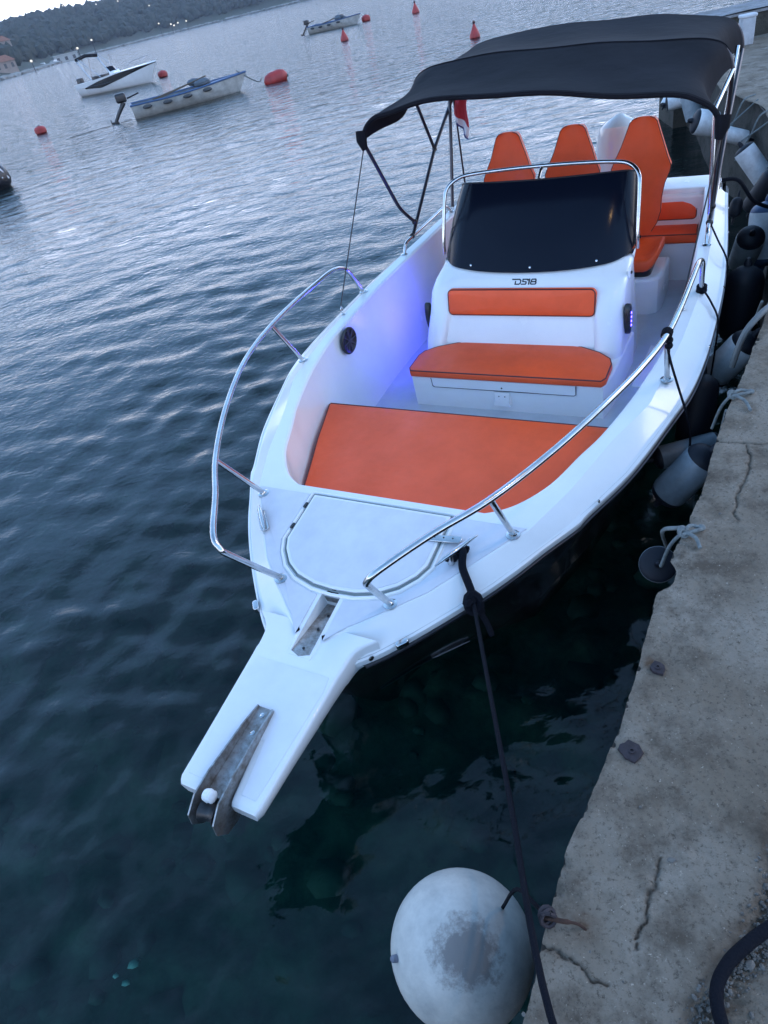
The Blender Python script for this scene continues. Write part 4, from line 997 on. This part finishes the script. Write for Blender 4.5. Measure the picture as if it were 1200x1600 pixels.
# ------------------------------------------------------------------ stern bench
G().slab([(-.90, 2.47), (.90, 2.47), (.89, 2.66), (-.89, 2.66)], .13, .44, .015).build('bench_base', GEL, boat)
cushion([(-.90, 2.445), (.90, 2.445), (.885, 2.64), (-.885, 2.64)], .075, .02, Matrix.Translation((0, 0, .44)), 'bench_cushion', boat)
Mx = Matrix.Translation((0, 2.66, .635)) @ Matrix.Rotation(math.radians(84), 4, 'X')
for x0, w_ in ((.64, .46), (-.64, .46)):
    cushion(rrect(w_, .175, .03, x0, 0), .04, .015, Mx, 'bench_back_pad', boat)
# ------------------------------------------------------------------ outboard motor
ob = empty('outboard_motor'); ob.parent = boat
sec = []
for t, hw, dy in ((0, .13, .17), (.08, .17, .22), (.25, .19, .26), (.42, .19, .27), (.52, .17, .25), (.56, .12, .19), (.58, .05, .1)):
    sec.append([(.23+hw*math.cos(a), 3.13+.02*t+dy*math.sin(a)*(1 if math.sin(a) > 0 else .85), .56+t+.12*math.sin(a)*-(t > .4)*.5) for a in np.linspace(0, 2*math.pi, 22, endpoint=False)])
G().loft(sec, cap=True, close=True).build('cowl', mat('cowl_white', (.72, .76, .76), .18, coat=.5), ob)
g = G().slab(rrect(.2, .26, .06, 0, 3.12), -.6, .63, .02); g.box((0, 3.12, -.35), (.36, .4, .02)); g.build('leg', BPL, ob)
g = G().slab(rrect(.3, .16, .03, 0, 2.93), .3, .68, .02); g.build('bracket', BPL, ob)
# ------------------------------------------------------------------ canopy
cano = empty('canopy'); cano.parent = boat
# cross profiles (x, z) of the three hoops
B1 = [(-1.07, 1.65), (-1.03, 1.73), (-.95, 1.785), (-.85, 1.80), (-.6, 1.832), (-.26, 1.822), (.12, 1.79), (.53, 1.73), (.83, 1.695), (.95, 1.655), (1.03, 1.60), (1.075, 1.51)]
B2 = [(-1.03, 1.70), (-1.0, 1.775), (-.93, 1.83), (-.8, 1.862), (-.56, 1.872), (-.26, 1.862), (.12, 1.84), (.5, 1.805), (.80, 1.775), (.95, 1.735), (1.01, 1.68), (1.04, 1.60)]
B3 = [(-1.01, 1.62), (-.985, 1.70), (-.92, 1.765), (-.78, 1.80), (-.5, 1.822), (-.2, 1.815), (.15, 1.795), (.5, 1.765), (.80, 1.715), (.94, 1.675), (1.0, 1.60), (1.02, 1.50)]
def dense(B): return spl([(x, 0, z) for x, z in B], 5)
b1, b2, b3 = dense(B1), dense(B2), dense(B3); Y1, Y2, Y3 = 1.42, 2.20, 3.12
rows = []
for i in range(31):
    t = i/30*2
    r = []
    for p1, p2, p3 in zip(b1, b2, b3):
        if t <= 1: a, b_, y0, y1, s_ = p1, p2, Y1, Y2, t
        else: a, b_, y0, y1, s_ = p2, p3, Y2, Y3, t-1
        sag = .024*math.sin(math.pi*s_)*(1 if t <= 1 else .9)
        side_ = min(1, max(0, (abs(a.x)-.85)/.2))
        x = a.x+(b_.x-a.x)*s_-math.copysign(.09*side_*math.sin(math.pi*s_), a.x)
        z = a.z+(b_.z-a.z)*s_-sag*(1-side_)-.0*side_+.004*math.sin(p1.x*9+t*5)+.012*side_*math.sin(t*9)
        r.append(Vector((x, y0+(y1-y0)*s_, z)))
    rows.append(r)
low = [[p+Vector((0, 0, -.006)) for p in r] for r in rows]
g = G().loft(rows); g.loft([r[::-1] for r in low]); g.loft([rows[0], low[0]]); g.loft([rows[-1], low[-1]]); g.loft([[r[0] for r in rows], [r[0] for r in low]]); g.loft([[r[-1] for r in rows], [r[-1] for r in low]])
g.build('canopy_fabric', CAN, cano)
for rr_, dy, nm in ((rows[0], .0, 0), (rows[15], 0, 1), (rows[-1], 0, 2)):
    G().tube([p+Vector((0, .0 if nm else .012, -.012 if nm == 0 else -.018)) for p in rr_], .015 if nm == 0 else .013, 8).build('hoop_pocket' if nm == 0 else 'hoop', CAN if nm == 0 else TUB, cano)
G().tube([p+Vector((0, 0, .001)) for p in rows[15][4:-4]], .005, 6).build('canopy_seam', CAN, cano)
for sg in (1, -1):
    k0 = rows[0][0 if sg < 0 else -1]; k1 = rows[15][0 if sg < 0 else -1]; k2 = rows[-1][0 if sg < 0 else -1]
    ft = Vector((sg*1.03, 1.78, .875))
    main = ft.lerp(k2, 1.0)
    G().tube([ft+Vector((0, .0, -.02)), ft.lerp(k2+Vector((0, -.05, -.02)), .5)+Vector((0, -.03, .05)), k2+Vector((0, -.05, .0))], .0135, 10).build('pole', TUB, cano)
    j0 = ft.lerp(k2, .06)+Vector((0, 0, .02))
    G().tube(fil([j0, Vector((sg*1.045, 1.70, 1.10)), k0+Vector((0, .01, 0))], .08), .0125, 10).build('pole', TUB, cano)
    j1 = ft.lerp(k2, .48)+Vector((0, -.03, .05))
    G().tube([j1, k1+Vector((0, 0, -.01))], .012, 10).build('pole', TUB, cano)
    G().tube([Vector((sg*1.0, 2.52, .79)), Vector((sg*.99, 2.62, 1.15)), k2+Vector((-sg*.01, -.30, .08))], .0135, 10).build('pole', SS if sg > 0 else TUB, cano)
    for p, r_ in ((j0, .022), (j1, .020), (ft+Vector((0, 0, -.01)), .022)): G().sphere(p, r_, 6).build('joint', BPL, cano)
    # knuckle and cloth bunched round it at the front corner
    G().tube([k0+Vector((0, .02, .05)), k0+Vector((0, .0, .0)), k0+Vector((-sg*.01, .0, -.055))], [.040, .036, .020], 10).build('corner_sleeve', CAN, cano)
    eye = Vector((sg*1.075, .69, sheer(.69)+.005)) if sg < 0 else Vector((1.02, .79, sheer(.79)+.01))
    G().tube([k0+Vector((0, 0, -.05)), eye+Vector((0, 0, .06))], .0042, 6).build('strap', BPL, cano)
    ey = G().tube([eye+Vector((.0, .012*math.sin(a), .03+.022*math.cos(a))) for a in np.linspace(0, 2*math.pi, 10)], .0035, 6).build('strap_hook', SS, cano)
    G().lathe([(.014, 0), (.014, .003), (.006, .008)], eye-Vector((0, 0, .004)), n=10).build('strap_eye', SS, cano)
    if sg > 0:
        G().tube([Vector((1.02, 1.83, .9)), Vector((1.0, 1.80, 1.5)), k1+Vector((0, 0, -.02))], .012, 10).build('pole', SS, cano)
# flag on the left rear pole
F3 = []
for i in range(11):
    r = []
    for j in range(9):
        u_ = i/10; v_ = j/8; r.append(Vector((-.985+.13*u_*(1-.35*v_)+.012*math.sin(v_*7+u_*3), 2.80+.02*math.sin(u_*9+v_*4), 1.60-.26*v_-.16*u_*v_*.5-.05*u_)))
    F3.append(r)
fl_ = empty('flag'); fl_.parent = boat
for j0, j1, m_, nm in ((0, 6, FLR_R, 'red_stripe'), (6, 8, FLW, 'white_stripe')):
    G().loft([r[j0:j1+1] for r in F3]).build(nm, m_, fl_)
G().tube([r[8] for r in F3], .006, 5).build('dark_hem', FLB, fl_)
G().tube([(-.99, 2.82, .8), (-.99, 2.82, 1.66)], .008, 6).build('flag_staff', TUB, fl_)
# stern cleat
cleat(1.0, 2.60, math.radians(100), .14)

# ------------------------------------------------------------------ ropes and fenders
def thingrope(P, r, m, lb, cat='rope', name='mooring_rope', n=8, sm=6): return tag(G().tube(spl(P, sm), r, n).build(name, m), lb, cat)
c0 = bw_(.458, -1.16, sheer(-1.16)+.03); ax_c = (MB_.to_3x3() @ Vector((math.cos(math.radians(62)), math.sin(math.radians(62)), 0))).normalized()
kn = bw_(.578, -1.325, .695)
mr = empty('mooring_rope', tuple(kn)); tag(mr, 'thick black mooring rope knotted on the bow cleat and led down past the ball fender', 'rope')
def loc_(P): return [Vector(p)-kn for p in P]
q_ = Vector((.075, .38, 1.03)); q2_ = Vector((.12, .05, 1.05))
mid1 = kn.lerp(q_, .33)+Vector((0, 0, -.03)); mid2 = kn.lerp(q_, .66)+Vector((0, 0, -.03))
G().tube(loc_(spl([kn, mid1, mid2, q_, q2_], 8)), .0075, 8).build('line', ROPE_B, mr)
G().tube(loc_(spl([c0+ax_c*.03, c0+Vector((.02, -.02, .005)), bw_(.50, -1.215, sheer(-1.2)+.016), bw_(.555, -1.285, .725), kn], 8)), .016, 8).build('cleat_loop', ROPE_B, mr)
for k_ in range(3):
    cc = c0+ax_c*(-.03+.03*k_); G().tube(loc_([cc+Vector((.019*math.cos(a), .0, .012*math.sin(a)-.008))+ax_c*.006*math.sin(a*2) for a in np.linspace(0, 6.28, 12)]), .010, 6).build('turn', ROPE_B, mr)
for k_ in range(3):
    a0 = k_*2.1; G().tube(loc_([kn+Vector((.026*math.cos(a+a0), .026*math.sin(a)*math.cos(a0), .026*math.sin(a+a0*.5)-.012*k_)) for a in np.linspace(0, 6.28, 12)]), .017, 6).build('knot', ROPE_B, mr)
tl = bw_(.66, -1.38, .585)
G().tube(loc_(spl([kn, kn.lerp(tl, .5)+Vector((.01, 0, -.01)), tl], 6)), [.012]*12+[.009], 8).build('tail', ROPE_B, mr)
# fenders
def fender(c, axis, L, r, m, lb, cap=FENB, capf=.2, rope=None, name='fender', grp='boat fenders along the quay wall'):
    c = Vector(c); ax = Vector(axis).normalized(); e_ = empty(name, tuple(c)); tag(e_, lb, 'fender', grp)
    e_.rotation_euler = ax.to_track_quat('Z', 'Y').to_euler()
    h = L/2; k_ = h*(1-capf)
    G().lathe([(r*.97, -k_), (r, -k_*.9), (r, k_*.9), (r*.97, k_)], n=24).build('body', m, e_)
    for s_ in (1, -1):
        pr = [(r*.965, s_*k_), (r*.93, s_*(k_+(h-k_)*.25)), (r*.80, s_*(k_+(h-k_)*.55)), (r*.5, s_*(k_+(h-k_)*.85)), (r*.22, s_*h), (r*.2, s_*(h+.02)), (r*.12, s_*(h+.045)), (.004, s_*(h+.05))]
        G().lathe(pr, n=24).build('end_cap', cap, e_)
    if rope:
        inv = e_.rotation_euler.to_matrix().inverted()
        P = [inv @ (Vector(p)-c) for p in rope]
        G().tube(spl(P, 6), .007, 6).build('rope', ROPE_G, e_)
    return e_
def ez(x, y): return Vector((x, y, QZ))
up = (0, 0, 1)
# along the near quay, between boat and wall
FD = mat('fender_shaded_grey', (.20, .24, .27), .45, var=.4, vscale=9)  # darker copy of the fender grey; shade of the hull-quay gap put into the colour
fender((1.05, 1.90, .46), (-.34, -.60, .70), .42, .072, FD, 'grey rimmed fender seen end-on below the nearest rope knot', capf=.07, rope=[(1.02, 1.80, .66), (.90, 1.62, .93), (.93, 1.57, .975)])
fender((1.40, 2.36, .50), (.45, -.25, .80), .36, .085, FD, 'grey topped fender with black lower end, between boat and quay above the quay crack', capf=.32, rope=[(1.50, 2.30, .7), (1.45, 2.2, .93)])
fender((1.56, 2.64, .42), (.9, -.1, .1), .34, .060, FD, 'small dark grey fender lying crosswise behind the grey topped one', capf=.2)
fender((1.72, 2.86, .48), (.2, .25, .9), .40, .09, FENB, 'black fender pressed between boat and quay above the second rope knot', capf=.3)
fender((2.10, 3.22, .52), (.35, -.35, .75), .38, .088, FEN, 'grey-white and black fender with a shackle beside the grey hose', capf=.36, rope=[(2.16, 3.16, .72), (2.05, 2.95, .97)])
fender((2.58, 3.92, .46), (.1, .1, 1), .50, .115, FENB, 'big black balloon fender beside the stern quarter of the boat', capf=.35)
fender((3.10, 4.74, .46), (.20, .45, -.55), .46, .098, FEN, 'white fender leaning with a dark round end beside the boat stern', capf=.25)
fender((3.20, 5.10, .66), (.3, .3, .7), .15, .045, FENB, 'small dark ball fender on the stern corner of the boat', capf=.5)
fender((3.27, 4.80, .52), (.1, .2, 1), .46, .12, FEN, 'white and blue fender cut off by the right edge of the photo', BLUEP, .3)
# along the far part of the wall
fender((3.63, 5.42, .60), (.3, -.3, .8), .34, .10, FENB, 'dark fender hanging at the right edge behind the canopy pole', capf=.2, rope=[(3.65, 5.45, .78), (3.80, 5.50, .965)])
fender((3.95, 6.08, .62), (-.34, .38, .62), .42, .090, FEN, 'long white fender with dark lower end, nearest of those hung on the far wall', capf=.17, rope=[(3.86, 6.2, .82), (4.12, 6.15, .965)])
fender((4.25, 6.93, .68), (-.75, .25, .30), .27, .070, FEN, 'short white fender with dark end hung by long strings on the far wall', capf=.24, rope=[(4.15, 6.95, .76), (4.42, 6.9, .965)])
fender((4.40, 7.76, .66), (-.75, .2, .25), .30, .125, FEN, 'white round fender half hidden by the canopy corner', capf=.3, rope=[(4.45, 7.78, .78), (4.63, 7.8, .965)])
fender((5.10, 9.36, .50), (-.2, .3, .9), .34, .11, FENG, 'grey fender tilted against its white neighbour on the far wall', capf=.15, rope=[(5.14, 9.36, .68), (5.28, 9.4, .97)])
fender((5.13, 9.80, .52), (.8, -.3, .1), .30, .095, FEN, 'white fender lying level beside the grey one on the far wall', capf=.15)
fender((5.20, 10.20, .50), (.5, .3, .5), .26, .06, FEN, 'farthest small white fender just under the canopy edge', capf=.15)
for i, (x, y, dx) in enumerate(((4.05, 6.32, .02), (4.30, 7.0, -.03))):
    e_ = tag(G().tube(spl([(x-.12, y+.05, .62), (x-.04, y, .80), (x+.02, y-.02, .965), (x+.16, y+.02, .985)], 5), .008, 6).build('fender_string', ROPE_G), ['pale string over the quay edge above the long white fender', 'pale string over the quay edge above the short white fender'][i], 'string')
# large ball fender
bf = empty('ball_fender', (-.078, .70, .50)); tag(bf, 'large round dirty white ball fender at the bottom of the photo beside the quay edge', 'fender')
BALL = mat('ball_vinyl', (.56, .54, .49), .40, var=.35, vscale=6, vcol=(.33, .32, .30), rvar=.3, bump=.0015, bscale=60)
t = BALL.node_tree; b = t.nodes['Principled BSDF']; tcn = t.nodes['Texture Coordinate']
gd = N(t, 'ShaderNodeVectorMath', operation='DISTANCE'); gd.inputs[1].default_value = (.018, -.07, .165); t.links.new(tcn.outputs['Object'], gd.inputs[0])
nz = N(t, 'ShaderNodeTexNoise'); nz.inputs['Scale'].default_value = 26; nz.inputs['Detail'].default_value = 9; nz.inputs['Roughness'].default_value = .75; t.links.new(tcn.outputs['Object'], nz.inputs[0])
ma = N(t, 'ShaderNodeMath', operation='MULTIPLY_ADD'); ma.inputs[1].default_value = .17; t.links.new(nz.outputs[0], ma.inputs[0]); t.links.new(gd.outputs['Value'], ma.inputs[2])
mr_ = N(t, 'ShaderNodeMapRange'); mr_.inputs['From Min'].default_value = .138; mr_.inputs['From Max'].default_value = .176; mr_.inputs['To Min'].default_value = 1; mr_.inputs['To Max'].default_value = 0; t.links.new(ma.outputs[0], mr_.inputs[0])
src = b.inputs['Base Color'].links[0].from_socket; mq = N(t, 'ShaderNodeMix', data_type='RGBA'); mq.inputs['B'].default_value = (.20, .18, .165, 1)
t.links.new(mr_.outputs[0], mq.inputs['Factor']); t.links.new(src, mq.inputs['A']); t.links.new(mq.outputs['Result'], b.inputs['Base Color'])
G().sphere((0, 0, 0), .192, 28, (1, 1, 1.03)).build('ball', BALL, bf)
G().lathe([(.010, -.01), (.009, .008), (.005, .012)], (-.170, -.02, .100), (-.85, -.1, .5), 12).build('eye', mat('ball_eye', (.15, .16, .2), .5), bf)
G().tube(spl([(.13, .02, .14), (.17, -.02, .33), (.20, -.12, .452)], 6), .005, 6).build('rope', ROPE_B, bf)
# things on the quay
sl = empty('street_lamp', (3.38, .30, QZ)); tag(sl, 'tall street lamp with warm light on the quay, seen only as glints on the boat', 'street lamp')
G().tube([(0, 0, 0), (0, 0, 5.2), (-.15, .1, 5.4)], [.06, .04, .03], 10).build('pole', IRON, sl)
G().lathe([(.05, .12), (.16, .06), (.2, .0)], (-.2, .13, 5.36), n=14).build('lamp_shade', IRON, sl)
G().sphere((-.2, .13, 5.33), .11, 8).build('lamp_head', WARM, sl)
def knot_rope(P, lb, extra=None):
    e_ = empty('tied_rope', tuple(P[0])); tag(e_, lb, 'rope'); o_ = Vector(P[0])
    G().tube([Vector(p)-o_ for p in spl(P, 6)], .0062, 8).build('strand', ROPE_G, e_)
    for q in extra or []: G().tube([Vector(p)-o_ for p in spl(q, 6)], .0062, 8).build('strand', ROPE_G, e_)
    return e_
z_ = QZ+.010
def tied(kx, ky, ex, ey, fx, fy, lb):
    k_ = Vector((kx, ky, z_+.008)); e1 = Vector((ex, ey, z_)); f1 = Vector((fx, fy, z_))
    o = knot_rope([Vector((kx-.05, ky+.03, .80)), Vector((kx-.035, ky+.01, .91)), k_, k_.lerp(e1, .5)+Vector((0, .012, .008)), e1], lb,
                  [[k_+Vector((-.01, -.012, 0)), k_.lerp(e1, .6)+Vector((0, -.012, .004)), e1+Vector((.005, -.006, 0))], [k_, k_.lerp(f1, .5)+Vector((.012, .0, .006)), f1]])
    for a0 in (0, 1.3, 2.4): G().tube([Vector((.014*math.cos(a+a0), .014*math.sin(a)*math.cos(a0), .010*math.sin(a+a0)))+k_-Vector(o.location) for a in np.linspace(0, 6.28, 12)], .006, 6).build('knot', ROPE_G, o)
    G().sphere(e1-Vector(o.location), .014, 6, (1, 1, .7)).build('knot', ROPE_G, o)
tied(.935, 1.555, 1.0, 1.562, .95, 1.475, 'pale blue-grey rope knotted at the chipped quay edge, nearest of the two')
tied(1.495, 2.245, 1.575, 2.245, 1.50, 2.12, 'pale rope knot on the quay edge further up, below the grey hose')
thingrope([(1.84, 2.80, .74), (1.88, 2.80, .90), (1.96, 2.82, .975), (2.08, 2.90, .975), (2.3, 3.05, .97)], .015, mat('hose_grey', (.12, .13, .13), .6), 'grey hose bending over the quay edge at the right side of the photo', 'hose', 'hose')
thingrope([(.355, .10, z_+.006), (.368, .27, z_+.006), (.385, .36, z_+.006), (.43, .405, z_+.007), (.50, .435, z_+.008), (.60, .47, z_+.006), (.8, .58, z_)], .0125, ROPE_B, 'black hose lying in a bend on the concrete at the bottom right corner', 'hose', 'hose', 12)
# iron remains in the concrete
def iron(x, y, r, lb, m, n=9, hole=True):
    e_ = empty('iron_stub', (x, y, QZ)); tag(e_, lb, 'iron stub')
    o_ = [(r*rng.uniform(.75, 1.15)*math.cos(a), r*rng.uniform(.75, 1.15)*math.sin(a)) for a in np.linspace(0, 2*math.pi, n, endpoint=False)]
    G().slab(o_, -.01, .007, .003).build('plate', m, e_)
    if hole: G().lathe([(.008, .006), (.008, .010), (.004, .0105), (.0035, .006)], n=10).build('bolt', IRON, e_)
iron(.625, 1.09, .022, 'small dark rusty bolt plate in the quay edge beside the boat bow', IRON)
iron(.455, .875, .030, 'larger dark round iron stub in the quay edge', IRON, 14)
rk_ = empty('rusty_hook', (.185, .535, QZ)); tag(rk_, 'rusty iron hook set in the quay edge beside the ball fender', 'hook')
G().tube(spl([(.02, -.012, -.01), (.0, 0, .012), (-.03, .012, .014), (-.055, .024, .012), (-.07, .03, .004)], 5), [.003]*8+[.005]*13, 8).build('hook', RUST, rk_)
for a0 in (0, 1.2, 2.3): G().tube([Vector((-.055+.016*math.cos(a+a0), .026+.016*math.sin(a)*math.cos(a0), .014+.010*math.sin(a+a0))) for a in np.linspace(0, 6.28, 12)], .0045, 6).build('rope_knot', IRON, rk_)
# black line from the right strap and spring lines on the boat side
def hangline(P, lb): return thingrope([bw_(*p) for p in P], .0055, ROPE_B, lb, 'line', 'fender_line', 6)
hangline([(1.088, 1.0, .83), (1.15, .92, .78), (1.20, .80, .74), (1.205, .74, .60), (1.20, .72, .42)], 'black fender line from the aft foot of the right bow rail over the gunwale')
hangline([(1.05, -.03, 1.13), (1.075, -.02, 1.0), (1.12, -.02, .85), (1.165, -.05, .735), (1.19, -.06, .62), (1.19, -.06, .45)], 'black fender line from the middle of the right bow rail down the hull')
hangline([(1.03, 1.78, .87), (1.10, 1.62, .82), (1.17, 1.48, .755), (1.19, 1.42, .6)], 'black fender line from the right canopy foot over the gunwale')
e_ = empty('line_turns', tuple(bw_(1.055, -.03, 1.137))); tag(e_, 'black line wound round the right bow rail above its middle leg', 'line')
for k_ in range(4): G().tube([MB_.to_3x3() @ Vector((.019*math.cos(a), .010*(k_-1.5), .019*math.sin(a)-.0*k_)) for a in np.linspace(0, 6.28, 12)], .006, 6).build('turn', ROPE_B, e_)
for k_ in range(2): G().sphere(MB_.to_3x3() @ Vector((.01, .005*k_, -.03-.03*k_)), .018, 6).build('knot', ROPE_B, e_)
e_ = empty('line_turns', tuple(bw_(1.087, 1.01, .815))); tag(e_, 'black line wound round the aft foot of the right bow rail', 'line')
for k_ in range(4): G().tube([MB_.to_3x3() @ Vector((.022*math.cos(a), .022*math.sin(a), .010*(k_-1.2))) for a in np.linspace(0, 6.28, 12)], .007, 6).build('turn', ROPE_B, e_)
thingrope([bw_(1.0, 2.60, .82), bw_(1.12, 2.63, .80), bw_(1.25, 2.68, .62), bw_(1.45, 2.85, .55), bw_(1.75, 3.1, .85)], .013, ROPE_B, 'black stern mooring rope from the aft cleat to the quay', n=8)

# ------------------------------------------------------------------ evening air
hz_ = bpy.data.materials.new('air'); hz_.use_nodes = True; t = hz_.node_tree; t.nodes.clear()
o_ = N(t, 'ShaderNodeOutputMaterial'); pv = N(t, 'ShaderNodeVolumePrincipled'); pv.inputs['Density'].default_value = .0003
pv.inputs['Color'].default_value = (.80, .86, .96, 1); t.links.new(pv.outputs[0], o_.inputs['Volume'])
ha = G().box((0, 300, 28), (1500, 1500, 72)).build('haze', hz_, None, False); tag(ha, kind='stuff')
